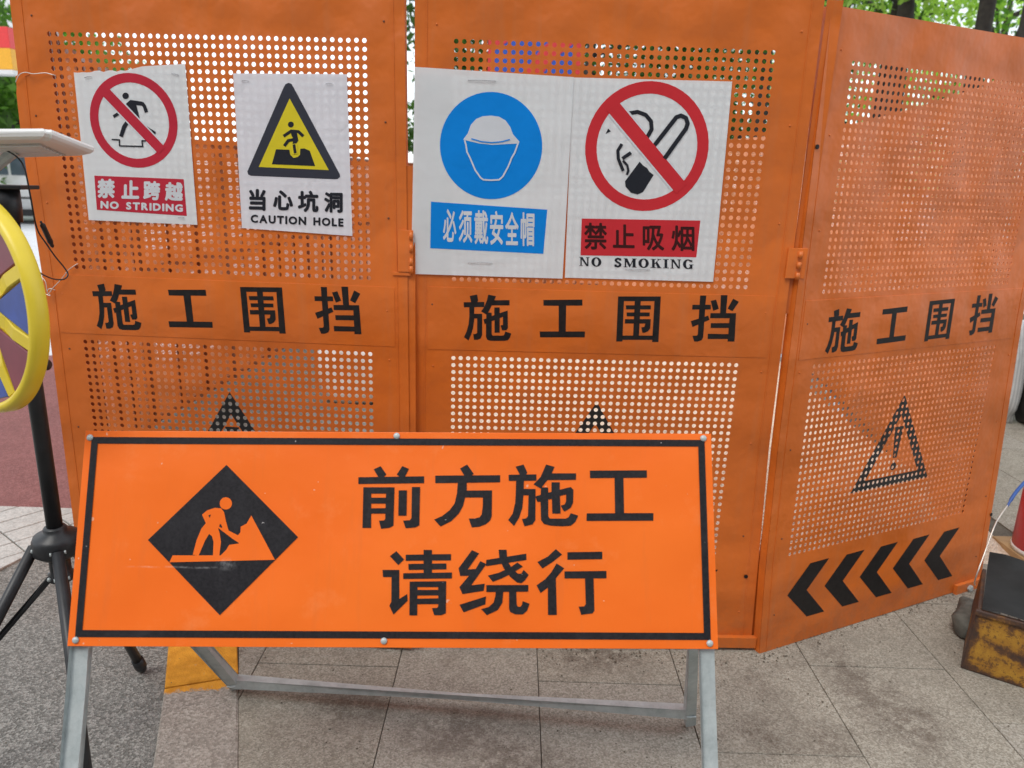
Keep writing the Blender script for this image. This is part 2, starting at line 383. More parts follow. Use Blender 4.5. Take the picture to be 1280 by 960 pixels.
for i in range(3):
    y0, y1 = ys[i]+.004, ys[i+1]-.004
    q = [along(KL, y0), along(KR, y0+.06), along(KR, (y0+y1)/2+.03), along(KR, y1+.06), along(KL, y1), along(KL, (y0+y1)/2)]
    bm = new(); prism(bm, q, -.03, .004, .004); mesh_obj('kerb_stone', bm, M_KERBY, kerb)
# paving slabs, each a stone of its own
cw = .409; k = 0
offs = {-2: 1.70, -1: 1.885, 0: 1.36, 1: 1.84, 2: 1.58, 3: 1.95, 4: 1.72, 5: 1.50, 6: 1.86}
sheetline = [((1.62, 2.42), (-1.3, 2.14))]
for ci in range(-2, 15):
    x0 = -.309 + ci*cw + (.0 if ci != -1 else 0)
    ybase = offs.get(ci, 1.4 + (ci*.37) % .6)
    for j in range(-3, 9):
        y0 = ybase + .6*(j); y1 = y0 + .6
        if y1 < .6 or y0 > 5.2 or (ci > 8 and y0 < 1.2): continue
        g = .0010 + random.random()*.0007
        q = [(x0+g-.409+.409, y0+g), (x0+cw-g, y0+g), (x0+cw-g, y1-g), (x0+g, y1-g)]
        for a, b in ((KR[0], KR[1]), (KR[1], KR[3])):
            q = clip_poly(q, b, a) if len(q) > 2 else q
        if len(q) > 2 and y1 > 2.1 and x0 < 2.9:      # stop under the enclosure
            if x0 + cw/2 < 1.75: q = clip_poly(q, (1.70, 2.56), (-1.3, 2.22))
            else: q = clip_poly(q, (1.72, 2.46), (2.02, 3.4)) if False else (q if (x0 > 1.3+ (y0-1.6)*.42) else [])
        if len(q) < 3: continue
        # drop slivers
        xs = [p[0] for p in q]; yy = [p[1] for p in q]
        if max(xs)-min(xs) < .02 or max(yy)-min(yy) < .02: continue
        bm = new(); prism(bm, q, -.03, random.uniform(-.0009, .0009), .0009)
        mesh_obj('paving_slab', bm, random.choice([M_SLAB, M_SLAB, M_SLAB2]), pav)
# small pale pavers beside the red lane
pp = kind(sheet('footpath', [(-9, 1.2), (-2.35, 1.2), (-1.83, 2.25), (-1.72, 2.60), (-1.66, 2.875), (-9, 2.875)], -.0045, M_JOINT), 'structure')
for i in range(-14, 16):
    for j in range(-4, 20):
        s_ = .2; a = math.radians(52)
        px, py = -2.6 + (i*s_*math.cos(a) - j*s_*.55*math.sin(a)), 1.1 + (i*s_*math.sin(a) + j*s_*.55*math.cos(a))
        g = .003; q = []
        for (dx, dy) in ((g, g), (s_-g, g), (s_-g, s_*.55-g), (g, s_*.55-g)):
            q.append((px + dx*math.cos(a)-dy*math.sin(a), py + dx*math.sin(a)+dy*math.cos(a)))
        if not (-3.3 < px < -1.5 and 1.5 < py < 2.95): continue
        for A, B in (((-1.83, 2.25), (-1.72, 2.60)), ((-1.72, 2.60), (-1.66, 2.875)), ((-1.66, 2.872), (-9, 2.872)), ((-2.35, 1.2), (-1.83, 2.25))):
            q = clip_poly(q, A, B) if len(q) > 2 else q
        if len(q) < 3: continue
        bm = new(); prism(bm, q, -.02, random.uniform(.001, .003), .0015); mesh_obj('paver', bm, M_PALE, pp)

# ================================================================== fence panels
U = .02
def panel_matrix(ox, oy, oz, yaw, lean, tilt):
    cy, sy = math.cos(yaw), math.sin(yaw)
    h = Vector((cy, sy, 0)); n = Vector((-sy, cy, 0))
    v = Vector((0, 0, 1))*math.cos(lean) + n*math.sin(lean)
    a = h*math.cos(tilt) - v*math.sin(tilt); up = v*math.cos(tilt) + h*math.sin(tilt)
    nn = up.cross(a)
    A = Vector((ox, oy, oz))*U + Vector((0, 0, H)) - a*5.1*U - up*84.5*U
    m = Matrix((a, nn, up)).transposed().to_4x4(); m.translation = A
    return m
PM = [panel_matrix(-59.26, 101.36, 16.05, -.0555, .0102, .0009),
      panel_matrix(-8.017, 98.685, 16.151, .0259, -.017, .0019),
      panel_matrix(42.051, 102.277, 15.540, .4519, .0099, -.0017)]
LOW = [39.3, 39.8, 39.5]; NC = [41, 40, 41]
def L(c, r, y=0.0): return Vector(((c+5.1)*U, y, (84.5-r)*U))
def px_on(k, u, v):
    """pixel -> (c, r) on panel k"""
    m = PM[k]; o = m.translation; n = m.col[1].to_3d(); d = ray(u, v)
    X = CAMP + d*((o-CAMP).dot(n)/d.dot(n)); q = m.inverted() @ X
    return q.x/U-5.1, 84.5-q.z/U

def perforated(nc, low, edges=None):
    """sheet with real round holes; returns (verts, faces)"""
    V = []; F = []
    NS = 12
    ang = [2*math.pi*(k+.5)/NS for k in range(NS)]
    # points on the cell border matching the hole points
    def border(a):
        c, s = math.cos(a), math.sin(a); m = max(abs(c), abs(s)); return c/m*.5, s/m*.5
    ang = [2*math.pi*k/NS + math.pi/4 for k in range(NS)]
    bo = [border(a) for a in ang]; R = .295
    rows = [i for i in range(30)]
    for base in (0, low):
        for r in rows:
            for c in range(nc):
                i0 = len(V); rr = base + r; jx, jr = random.uniform(-.02, .02), random.uniform(-.02, .02)
                for (bx, by) in bo: V.append(L(c+bx, rr-by))
                for a in ang: V.append(L(c+jx+R*math.cos(a), rr+jr-R*math.sin(a)))
                for a in ang: V.append(L(c+jx+R*math.cos(a), rr+jr-R*math.sin(a), .0016))
                for q in range(NS):
                    q2 = (q+1) % NS
                    F.append((i0+q, i0+q2, i0+NS+q2, i0+NS+q))
                    F.append((i0+NS+q, i0+NS+q2, i0+2*NS+q2, i0+2*NS+q))
    def edge(side, r):
        if edges is None: return (-5.1 if side == 0 else 45.3)
        P = edges[side]
        for (r0, c0), (r1, c1) in zip(P, P[1:]):
            if r0 <= r <= r1: return c0+(c1-c0)*(r-r0)/(r1-r0)
        return P[-1][1] if r > P[-1][0] else P[0][1]
    def strip(r0, r1, n, c0f, c1f, m):
        i0 = len(V)
        for i in range(n+1):
            r = r0+(r1-r0)*i/n
            for j in range(m+1):
                a, b = c0f(r), c1f(r); V.append(L(a+(b-a)*j/m, r))
        for i in range(n):
            for j in range(m):
                a = i0+i*(m+1)+j; F.append((a, a+m+1, a+m+2, a+1))
    lf, rf = (lambda r: edge(0, r)), (lambda r: edge(1, r))
    top, bot = -6.2, 84.5
    strip(top, -.5, 4, lf, rf, 20)
    strip(29.5, low-.5, 4, lf, rf, 20)
    strip(low+29.5, bot, 6, lf, rf, 20)
    for a, b in ((-.5, 29.5), (low-.5, low+29.5)):
        strip(a, b, 12, lf, lambda r: -.5, 3); strip(a, b, 12, lambda r: nc-.5, rf, 3)
    return V, F, lf, rf
def edge_bar(name, path, w, y0, y1, mat, parent):
    """strip following an edge path of (c, r), w wide inwards, between depths y0 and y1"""
    bm = new(); rows = []
    for c, r in path:
        rows.append([bm.verts.new(L(c, r, y0)), bm.verts.new(L(c+w, r, y0)), bm.verts.new(L(c+w, r, y1)), bm.verts.new(L(c, r, y1))])
    for a, b in zip(rows, rows[1:]):
        for k in range(4): bm.faces.new((a[k], a[(k+1) % 4], b[(k+1) % 4], b[k]))
    bm.faces.new(rows[0]); bm.faces.new(rows[-1][::-1])
    return mesh_obj(name, bm, mat, parent)
EDG = [[[(-6.2, -4.55), (4.9, -4.75), (5.0, -5.25), (12, -5.4), (30, -5.0), (84.5, -5.1)], [(-6.2, 45.0), (84.5, 45.5)]],
       [[(-6.2, -5.0), (84.5, -5.6)], [(-6.2, 44.5), (52, 45.1), (84.5, 46.4)]],
       [[(-6.2, -4.9), (51, -5.0), (70, -4.6), (84.5, -3.8)], [(-6.2, 45.4), (35, 46.1), (62, 47.9), (84.5, 49.2)]]]
def build_panel(k, mat4, label, edges, mat, detailed=True, group=None):
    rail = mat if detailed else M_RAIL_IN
    t = thing('fence_panel', label, 'fence panel', mat4, group)
    nc, low = NC[k], LOW[k]
    V, F, lf, rf = perforated(nc, low, edges)
    o = mesh_obj('perforated_sheet', ([tuple(v) for v in V], [], F), mat, t)
    rs = [-6.2, 4.9, 5.0, 12, 20, 30, 35, 45, 52, 62, 70, 77, 84.5]
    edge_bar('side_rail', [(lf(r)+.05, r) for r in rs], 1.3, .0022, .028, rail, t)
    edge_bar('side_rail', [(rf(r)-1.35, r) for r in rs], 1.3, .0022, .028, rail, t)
    # raised fold lines near the edges
    edge_bar('fold_ridge', [(lf(r)+1.35, r) for r in rs], .14, -.0012, .001, mat, t)
    edge_bar('fold_ridge', [(rf(r)-1.5, r) for r in rs], .14, -.0012, .001, mat, t)
    for r0, r1 in ((-6.1, -4.7), (83.0, 84.4), (34, 35.3)):
        bm = new(); box(bm, L(lf(r0)+1.4, r1, .0022), L(rf(r0)-1.4, r0, .026)); mesh_obj('cross_rail', bm, rail, t)
    if not detailed:
        for cc_ in (12.5, 28.5):
            bm = new(); box(bm, L(cc_, 82.9, .003), L(cc_+1.2, -4.6, .024)); mesh_obj('stiffener', bm, rail, t)
    if detailed:
        bm = new(); box(bm, L(lf(30)+1.75, low-1.15, -.0012), L(rf(30)-1.75, 30.1, .0008), .0005); mesh_obj('middle_plate', bm, mat, t)
        for side in (lf, rf):                                   # rivets
            for r in (-2, 9, 21, 33, 40.5, 52, 66, 79):
                c = side(r) + (2.4 if side is lf else -2.5) + random.uniform(-.3, .3)
                bm = new(); lathe(bm, [(.0026, 0), (.0026, -.0008), (.0016, -.0018)], 10, 'Y', L(c, r+random.uniform(-.8, .8), -.0002))
                mesh_obj('rivet', bm, M_RUSTDOT if random.random() < .5 else mat, t, True)
    return t, lf, rf
M_RUSTDOT = simple('rusty_rivet', (.16, .06, .03), .6, .2, .3)
panels = []
PL = ['orange perforated steel fence panel on the left, its two small posters side by side',
      'middle orange perforated steel fence panel, behind the two large safety posters',
      'orange perforated steel fence panel angled away on the right, with black chevrons showing']
for k in range(3):
    t, lf, rf = build_panel(k, PM[k], PL[k], EDG[k], M_FENCE)
    panels.append(t)

# ---- painted lettering, traced strokes; crop coordinates of a 960 square
G = {}
G['shi'] = [[(207,118),(318,95),(332,190),(318,215),(228,215)],[(115,212),(425,208),(425,282),(120,288)],
 [(200,280),(275,280),(272,480),(255,600),(225,700),(188,785),(120,735),(160,650),(190,540),(200,420)],
 [(268,385),(392,385),(392,700),(370,755),(320,775),(270,775),(258,690),(300,685),(318,670),(318,455),(268,455)],
 [(485,98),(600,120),(575,182),(802,180),(802,258),(535,258),(495,345),(455,395),(378,350),(430,270),(465,180)],
 [(412,470),(455,455),(455,360),(535,370),(535,420),(575,405),(575,290),(655,290),(655,375),(775,335),(778,600),(755,632),(690,632),(668,560),(705,552),(705,430),(655,450),(655,668),(578,668),(578,480),(535,495),(535,690),(548,712),(690,712),(720,705),(738,650),(828,680),(810,740),(780,780),(730,790),(520,790),(470,775),(450,730),(450,530),(430,540)]]
G['gong'] = [[(170,178),(755,172),(755,262),(512,262),(505,650),(795,650),(790,738),(120,738),(115,650),(400,650),(400,265),(172,262)]]
G['wei'] = [[(150,125),(240,125),(215,800),(122,800)],[(150,125),(790,125),(788,195),(150,195)],[(700,125),(790,125),(755,808),(660,808)],[(200,712),(690,712),(690,775),(200,775)],
 [(400,190),(490,190),(462,715),(375,715)],[(265,258),(640,258),(640,318),(270,318)],[(278,365),(625,365),(622,422),(280,422)],
 [(255,465),(640,465),(632,600),(600,645),(550,668),(515,668),(498,590),(545,580),(560,530),(250,530)]]
G['dang'] = [[(240,112),(332,112),(318,250),(310,400),(295,600),(285,740),(262,780),(200,802),(150,800),(125,715),(190,712),(205,690),(215,500),(228,300)],
 [(125,250),(400,250),(400,320),(120,320)],[(100,495),(360,412),(380,475),(125,582)],[(398,192),(480,172),(520,310),(435,340)],[(550,105),(650,105),(628,380),(540,380)],
 [(735,158),(820,205),(725,345),(652,305)],[(395,375),(778,375),(755,800),(650,800),(655,762),(352,762),(355,685),(662,690),(668,597),(398,597),(400,525),(675,525),(682,450),(390,450)]]
G['qian'] = [[(262,160),(345,122),(412,220),(385,250),(315,250)],[(605,120),(683,155),(635,250),(575,250),(538,222)],[(78,255),(865,243),(865,325),(78,335)],
 [(138,375),(232,375),(230,862),(127,862)],[(138,375),(510,375),(510,450),(138,450)],[(412,375),(510,375),(498,835),(450,860),(350,872),(325,775),(385,772),(400,755)],
 [(200,500),(450,500),(450,570),(200,570)],[(200,628),(450,625),(450,690),(200,690)],[(562,412),(660,412),(655,715),(557,715)],
 [(720,372),(818,372),(808,830),(760,855),(645,865),(615,775),(695,770),(715,745)]]
G['fang'] = [[(385,150),(470,102),(548,212),(520,240),(440,240)],[(88,235),(865,230),(865,315),(88,325)],
 [(358,320),(465,320),(465,415),(768,412),(765,720),(745,775),(690,820),(610,848),(525,855),(490,750),(560,750),(620,735),(645,700),(658,600),(660,497),(445,497),(420,600),(370,690),(280,780),(150,845),(75,762),(170,720),(260,650),(320,570),(348,450)]]
G['shi2'] = [[(140,128),(235,102),(280,200),(260,228),(190,225)],[(55,225),(388,220),(388,295),(58,298)],[(145,295),(240,295),(232,470),(220,620),(180,740),(120,838),(50,768),(105,690),(135,560),(143,400)],
 [(230,395),(378,395),(375,770),(340,820),(245,842),(215,755),(265,748),(288,720),(295,470),(230,470)],[(505,102),(605,130),(572,208),(865,208),(862,285),(520,288),(440,390),(355,340),(440,250)],
 [(375,485),(440,465),(445,375),(528,378),(530,440),(570,430),(570,315),(668,315),(668,405),(800,372),(832,405),(828,560),(800,620),(730,665),(710,650),(680,595),(730,580),(745,540),(745,460),(670,478),(678,690),(580,690),(575,515),(530,520),(530,720),(548,750),(740,752),(775,735),(800,685),(890,715),(855,790),(800,835),(700,842),(560,835),(480,815),(445,770),(438,548),(400,550)]]
G['gong2'] = [[(118,175),(800,172),(802,260),(520,262),(528,685),(880,685),(878,775),(78,778),(80,688),(420,686),(414,262),(120,265)]]
G['qing'] = [[(245,85),(338,185),(268,252),(168,145)],[(80,310),(280,310),(280,660),(375,598),(380,680),(210,845),(162,740),(185,690),(188,395),(85,395)],
 [(358,128),(900,120),(900,195),(358,200)],[(390,238),(845,232),(845,302),(392,310)],[(328,350),(912,340),(912,412),(328,418)],[(572,70),(672,70),(672,350),(572,350)],
 [(405,450),(498,450),(495,855),(402,855)],[(405,450),(842,445),(842,515),(405,515)],[(748,445),(842,445),(838,830),(780,852),(700,852),(672,768),(735,765),(748,745)],
 [(480,550),(770,550),(770,615),(480,615)],[(480,655),(770,650),(770,718),(480,720)]]
G['rao'] = [[(240,72),(325,112),(188,305),(285,298),(340,205),(412,240),(230,495),(392,475),(380,560),(125,600),(90,515),(205,380),(98,382),(80,290)],[(90,728),(408,628),(400,722),(140,818)],
 [(412,190),(890,115),(893,190),(408,265)],[(560,68),(655,68),(662,200),(720,290),(790,355),(830,355),(860,310),(920,370),(870,440),(830,470),(780,460),(700,395),(620,290),(570,180)],
 [(430,378),(560,345),(700,280),(785,220),(850,270),(720,350),(600,410),(490,452)],[(412,492),(915,490),(915,570),(412,575)],
 [(525,565),(615,565),(605,700),(550,790),(418,852),(350,780),(440,755),(500,700),(522,620)],[(685,565),(770,565),(775,720),(790,752),(820,752),(840,730),(848,685),(930,715),(900,800),(850,842),(760,842),(700,815),(685,780)]]
G['xing'] = [[(285,60),(360,125),(240,220),(125,292),(65,215),(190,150)],[(295,232),(385,290),(285,410),(297,850),(192,850),(190,520),(102,587),(55,495),(160,420),(230,340)],
 [(425,98),(842,92),(842,180),(425,187)],[(390,328),(892,322),(892,410),(390,412)],[(635,405),(738,405),(748,800),(725,830),(590,848),(560,750),(625,748),(645,720)]]

def flat(bm, poly, fn, y, thick=0.0, sub=.02):
    """polygon (any 2-D coordinates) mapped by fn(p)->(x,z) local metres, put at depth y facing -Y"""
    vs = []
    for p in poly:
        x, z = fn(p); vs.append(bm.verts.new((x, y, z)))
    for t in tessellate_polygon([[v.co for v in vs]]):
        try: bm.faces.new([vs[i] for i in t])
        except ValueError: pass
def flat_obj(name, polys, fn, y, mat, parent, step=.00005, wob=None):
    bm = new()
    for i, p in enumerate(polys):
        flat(bm, p, fn, y - i*step)
    if wob:
        for _ in range(4):
            es = [e for e in bm.edges if e.calc_length() > .022]
            if not es: break
            bmesh.ops.subdivide_edges(bm, edges=es, cuts=1, use_grid_fill=False)
            bmesh.ops.triangulate(bm, faces=[f for f in bm.faces if len(f.verts) > 3])
        for v in bm.verts: v.co.y += wob(v.co.x, v.co.z)
    for f in bm.faces:
        f.normal_update()
        if f.normal.y > 0: f.normal_flip()
    me = bpy.data.meshes.new(name); bm.to_mesh(me); bm.free(); me.materials.append(mat)
    if wob: me.polygons.foreach_set('use_smooth', [True]*len(me.polygons))
    o = bpy.data.objects.new(name, me); col.objects.link(o); o.parent = parent
    return o
def cr_fn(dc=0, dr=0, k=1.0): return lambda p: ((p[0]+dc+5.1)*U, (84.5-(p[1]+dr))*U)
text_cr = {}
for key, ox in (('shi', 570), ('gong', 665), ('wei', 760), ('dang', 855)):
    text_cr[key] = [[px_on(1, ox+x/12, 360+y/12) for x, y in poly] for poly in G[key]]
for k in range(3):
    dc, dr = ((.55, .15), (0, 0), (.2, .55))[k]
    for key in ('shi', 'gong', 'wei', 'dang'):
        flat_obj('painted_character', text_cr[key], cr_fn(dc, dr), -.0016, M_BLACK, panels[k], .00003)
    for i in range(5):
        c0, r0 = .55+7.84*i, 75.5+.16*i
        ch = [(c0, r0), (c0+4.0, r0-4.6), (c0+8.0, r0-4.65), (c0+4.0, r0), (c0+8.6, r0+4.85), (c0+4.8, r0+4.8)]
        flat_obj('painted_chevron', [ch], cr_fn(), -.0006, M_BLACK, panels[k])

# ---- hinges, seam strips, bottom rail, fixings
def pbox(name, k, c0, r0, c1, r1, y0, y1, mat=M_FENCE, bev=.0008):
    bm = new(); box(bm, L(c0, r1, y0), L(c1, r0, y1), bev); return mesh_obj(name, bm, mat, panels[k])
pbox('hinge_leaf', 0, 44.0, 22.6, 46.0, 28.0, -.006, -.0025)
pbox('hinge_leaf', 0, 43.2, 28.05, 45.7, 28.5, -.004, -.0025)
for r0 in (22.8, 24.4, 26.2, 27.2): 
    bm = new(); lathe(bm, [(.005, 0), (.005, .02)], 12, 'Z', L(45.75, r0+1, -.006)); mesh_obj('hinge_knuckle', bm, M_FENCE, panels[0], True)
pbox('seam_strip', 0, 44.9, 14.6, 46.2, 84.3, .0032, .0062)
bm = new(); box(bm, L(44.0, 27.6, -.008), L(46.6, 23.6, -.0028), .001); mesh_obj('hinge_leaf', bm, M_FENCE, panels[1])
for r0 in (24.0, 25.4, 26.8):
    bm = new(); lathe(bm, [(.006, 0), (.006, .018)], 12, 'Z', L(45.6, r0+.9, -.010)); mesh_obj('hinge_knuckle', bm, M_FENCE, panels[1], True)
pbox('seam_strip', 1, 45.0, -6.2, 47.0, 32.5, .008, .011)
pbox('seam_strip', 1, 46.15, 32.5, 47.2, 84.2, .016, .019)
bm = new(); box(bm, L(-5.6, 84.5, -.016), L(46.9, 82.7, -.0002), .001); mesh_obj('bottom_rail', bm, M_FENCE, panels[1])
bm = new(); box(bm, L(41.5, 85.0, -.014), L(49.2, 82.9, -.0005), .001); mesh_obj('foot_bracket', bm, M_FENCE, panels[2])
bm = new(); lathe(bm, [(.012, 0), (.012, -.008), (.008, -.010)], 6, 'Y', L(45.0, 84.0, -.014)); mesh_obj('bolt', bm, M_GALV, panels[2])
for k, c, r in ((2, 48.2, 70.5), (2, -4.6, 10.3), (1, 44.2, 72.5)):
    bm = new(); lathe(bm, [(.006, 0), (.006, -.002)], 12, 'Y', L(c, r, -.0012)); mesh_obj('rust_hole', bm, M_BLACK, panels[k])

# ---- posters
def wobble(seed, amp):
    a = [random.Random(seed*31+i).uniform(0, 6.28) for i in range(6)]
    return lambda x, z: amp*(math.sin(13*x+a[0]+4*z)+.7*math.sin(17*z+a[1]-6*x)+.5*math.sin(31*x+a[2])*math.sin(23*z+a[3]))/2.2
def poster(k, corners, label, mat, seed, amp, torn=False, name='safety_poster', lift0=-.0030):
    (x0, z0), (x1, z1), (x2, z2), (x3, z3) = [((c+5.1)*U, (84.5-r)*U) for c, r in corners]   # TL TR BR BL
    w = thing(name, label, 'poster')
    w.matrix_world = PM[k] @ Matrix.Translation(((x3+x2)/2, lift0, z3))
    ox, oz = (x3+x2)/2, z3
    wob = wobble(seed, amp)
    bm = new(); nx, nz = 26, 34; grid = []
    rr = random.Random(seed)
    tear = [0]*(nx+1)
    if torn:
        for i in range(nx+1):
            t = i/nx
            tear[i] = (.006+rr.uniform(-.002, .003)) if t < .5 else 0
            if .5 <= t < .62: tear[i] = .006*(1-(t-.5)/.12)
    for j in range(nz+1):
        v = j/nz; row = []
        for i in range(nx+1):
            u = i/nx
            x = (x0*(1-u)+x1*u)*(1-v) + (x3*(1-u)+x2*u)*v; z = (z0*(1-u)+z1*u)*(1-v) + (z3*(1-u)+z2*u)*v
            if j == 0: z -= tear[i]
            row.append(bm.verts.new((x-ox, wob(x-ox, z-oz), z-oz)))
        grid.append(row)
    for j in range(nz):
        for i in range(nx): bm.faces.new((grid[j][i], grid[j+1][i], grid[j+1][i+1], grid[j][i+1]))
    mesh_obj('paper', bm, mat, w, True)
    fn = lambda p: ((p[0]+5.1)*U-ox, (84.5-p[1])*U-oz)
    def put(nm, polys, m, lift=.0004, step=.00004): return flat_obj(nm, polys, fn, -lift, m, w, step, wob)
    def px(u, v): return px_on(k, u, v)
    def staple(c, r, ln=.9, ang=0):
        bm = new(); ca, sa = math.cos(ang)*ln/2*U, math.sin(ang)*ln/2*U; x, z = fn((c, r))
        y = wob(x, z)
        tube(bm, [(x-ca, y+.002, z-sa), (x-ca, y-.0022, z-sa), (x, y-.003, z+.0008), (x+ca, y-.0022, z+sa), (x+ca, y+.002, z+sa)], .0007, 6)
        mesh_obj('staple', bm, M_STAPLE, w)
    return w, put, px, staple, fn, wob
def circ(cx, cy, rx, ry=None, n=56, a0=0, a1=2*math.pi):
    ry = ry or rx; return [(cx+rx*math.cos(a0+(a1-a0)*i/n), cy+ry*math.sin(a0+(a1-a0)*i/n)) for i in range(n)]
def ringpolys(cx, cy, R, r, n=48):
    out = []
    for i in range(n):
        a, b = 2*math.pi*i/n, 2*math.pi*(i+1)/n
        out.append([(cx+R*math.cos(a), cy+R*math.sin(a)), (cx+R*math.cos(b), cy+R*math.sin(b)), (cx+r*math.cos(b), cy+r*math.sin(b)), (cx+r*math.cos(a), cy+r*math.sin(a))])
    return out
def stroke(pts, w, closed=False):
    out = []; n = len(pts)
    for i in range(n if closed else n-1):
        a, b = pts[i], pts[(i+1) % n]; dx, dy = b[0]-a[0], b[1]-a[1]; l = math.hypot(dx, dy) or 1
        nx, ny = -dy/l*w/2, dx/l*w/2
        out.append([(a[0]+nx, a[1]+ny), (b[0]+nx, b[1]+ny), (b[0]-nx, b[1]-ny), (a[0]-nx, a[1]-ny)])
        if i: out.append(circ(a[0], a[1], w/2, n=10))
    return out
def crop(px, x0, y0, s, polys): return [[px(x0+x/s, y0+y/s) for x, y in p] for p in polys]
def slash(cx, cy, R, w, ang=math.radians(45)):
    d = (math.cos(ang), math.sin(ang)); n = (-d[1], d[0])
    return [(cx+d[0]*R*s+n[0]*w/2*t, cy+d[1]*R*s+n[1]*w/2*t) for s, t in ((-1, -1), (-1, 1), (1, 1), (1, -1))]
_font = {}
def glyph_tris(ch):
    if ch not in _font:
        c = bpy.data.curves.new('t', 'FONT'); c.body = ch; c.resolution_u = 3
        o = bpy.data.objects.new('t', c); col.objects.link(o); bpy.context.view_layer.update()
        m = bpy.data.meshes.new_from_object(o.evaluated_get(bpy.context.evaluated_depsgraph_get()))
        tr = [[(m.vertices[i].co.x, m.vertices[i].co.y) for i in p.vertices] for p in m.polygons]
        bpy.data.objects.remove(o); bpy.data.curves.remove(c); bpy.data.meshes.remove(m)
        _font[ch] = tr
    return _font[ch]
def char_obj(w, fn, wob, ch, tl, tr, br, bl, bold, mat, lift, name='printed_character'):
    """one glyph fitted to the quad tl,tr,br,bl (c,r); bold by overprinting"""
    T = glyph_tris(ch)
    if not T: return
    xs = [p[0] for t in T for p in t]; ys_ = [p[1] for t in T for p in t]
    x0, x1, y0, y1 = min(xs), max(xs), min(ys_), max(ys_)
    bm = new(); n = 0
    offs_ = [(0, 0)] + [(bold*math.cos(a), bold*math.sin(a)) for a in [i*math.pi/4 for i in range(8)]] if bold else [(0, 0)]
    for ox, oy in offs_:
        for t in T:
            vs = []
            for x, y in t:
                u = (x-x0+ox+bold)/(x1-x0+2*bold); v = (y1-y+bold-oy)/(y1-y0+2*bold)
                c = (tl[0]*(1-u)+tr[0]*u)*(1-v)+(bl[0]*(1-u)+br[0]*u)*v; r = (tl[1]*(1-u)+tr[1]*u)*(1-v)+(bl[1]*(1-u)+br[1]*u)*v
                X, Z = fn((c, r)); vs.append(bm.verts.new((X, -lift-n*.00003+wob(X, Z), Z)))
            try:
                f = bm.faces.new(vs); f.normal_update()
                if f.normal.y > 0: f.normal_flip()
            except ValueError: pass
        n += 1
    me = bpy.data.meshes.new(name); bm.to_mesh(me); bm.free(); me.materials.append(mat)
    o = bpy.data.objects.new(name, me); col.objects.link(o); o.parent = w
def chars(w, fn, wob, px, items, bold, mat, lift=.0008):
    for ch, x0, y0, x1, y1 in items:
        char_obj(w, fn, wob, ch, px(x0, y0), px(x1, y0+.02*(x1-x0)), px(x1, y1+.02*(x1-x0)), px(x0, y1), bold, mat, lift)
def latin(w, fn, wob, txt, p0, p1, q1, q0, bold, mat, lift=.0008):
    """line of latin text in the quad p0(TL) p1(TR) q1(BR) q0(BL)"""
    adv = []; x = 0
    for ch in txt:
        T = glyph_tris(ch) if ch != ' ' else []
        if ch == ' ': adv.append((x, x)); x += .55; continue
        xs = [p[0] for t in T for p in t]; wd = max(xs)-min(xs)
        adv.append((x, x+wd+2*bold)); x += wd+2*bold+.12
    tot = x-.12
    for ch, (a, b) in zip(txt, adv):
        if ch == ' ': continue
        a, b = a/tot, b/tot; m = lambda P, Q, t: (P[0]+(Q[0]-P[0])*t, P[1]+(Q[1]-P[1])*t)
        char_obj(w, fn, wob, ch, m(p0, p1, a), m(p0, p1, b), m(q0, q1, b), m(q0, q1, a), bold, mat, lift, 'printed_letter')

# 1: no striding
w, put, px, staple, fn, wob = poster(0, [(2.75, 4.2), (17.28, 3.15), (17.3, 22.86), (2.57, 22.72)],
    'small white poster with red no-crossing ring and words NO STRIDING, torn top edge', M_PAPER, 3, .0010, True)
put('prohibition_ring', ringpolys(9.96, 10.1, 5.74, 4.62), M_RED2, .0005, 0)
FIG = [circ(383, 240, 32, n=20), [(385,320),(430,280),(550,298),(580,340),(545,340),(490,332),(525,470)], [(255,435),(305,402),(325,425),(270,462)],
       [(385,490),(415,515),(390,560),(355,655),(320,640),(350,540)], [(590,540),(685,600),(680,622),(655,615)]]
FIG += stroke([(545, 310), (572, 345), (592, 405)], 34)
put('pictogram', crop(px, 110, 90, 8, FIG + stroke([(245,675),(322,680),(325,740),(555,745),(548,688),(590,690)], 14)), M_INK, .0008)
put('slash', [slash(9.96, 10.1, 4.5, 1.62, math.radians(46))], M_WHITEINK, .0010)
put('slash', [slash(9.96, 10.1, 4.9, 1.28, math.radians(46))], M_RED2, .0012)
put('caption_band', [[(4.0, 17.0), (15.95, 17.1), (15.98, 21.75), (3.85, 21.35)]], M_RED2, .0005)
chars(w, fn, wob, px, [('禁',123,223.3,145,247.5),('止',153,225,175,248.3),('跨',180,226,201.5,250),('越',207,227.5,229.6,251)], .045, M_WHITEINK)
latin(w, fn, wob, 'NO STRIDING', px(127, 251), px(229.5, 255.5), px(229.5, 265), px(127, 260.5), .05, M_WHITEINK)
staple(4.6, 5.0, .9, .1); staple(15.9, 4.4, .8, -.2); staple(15.2, 22.0, .8, .05)
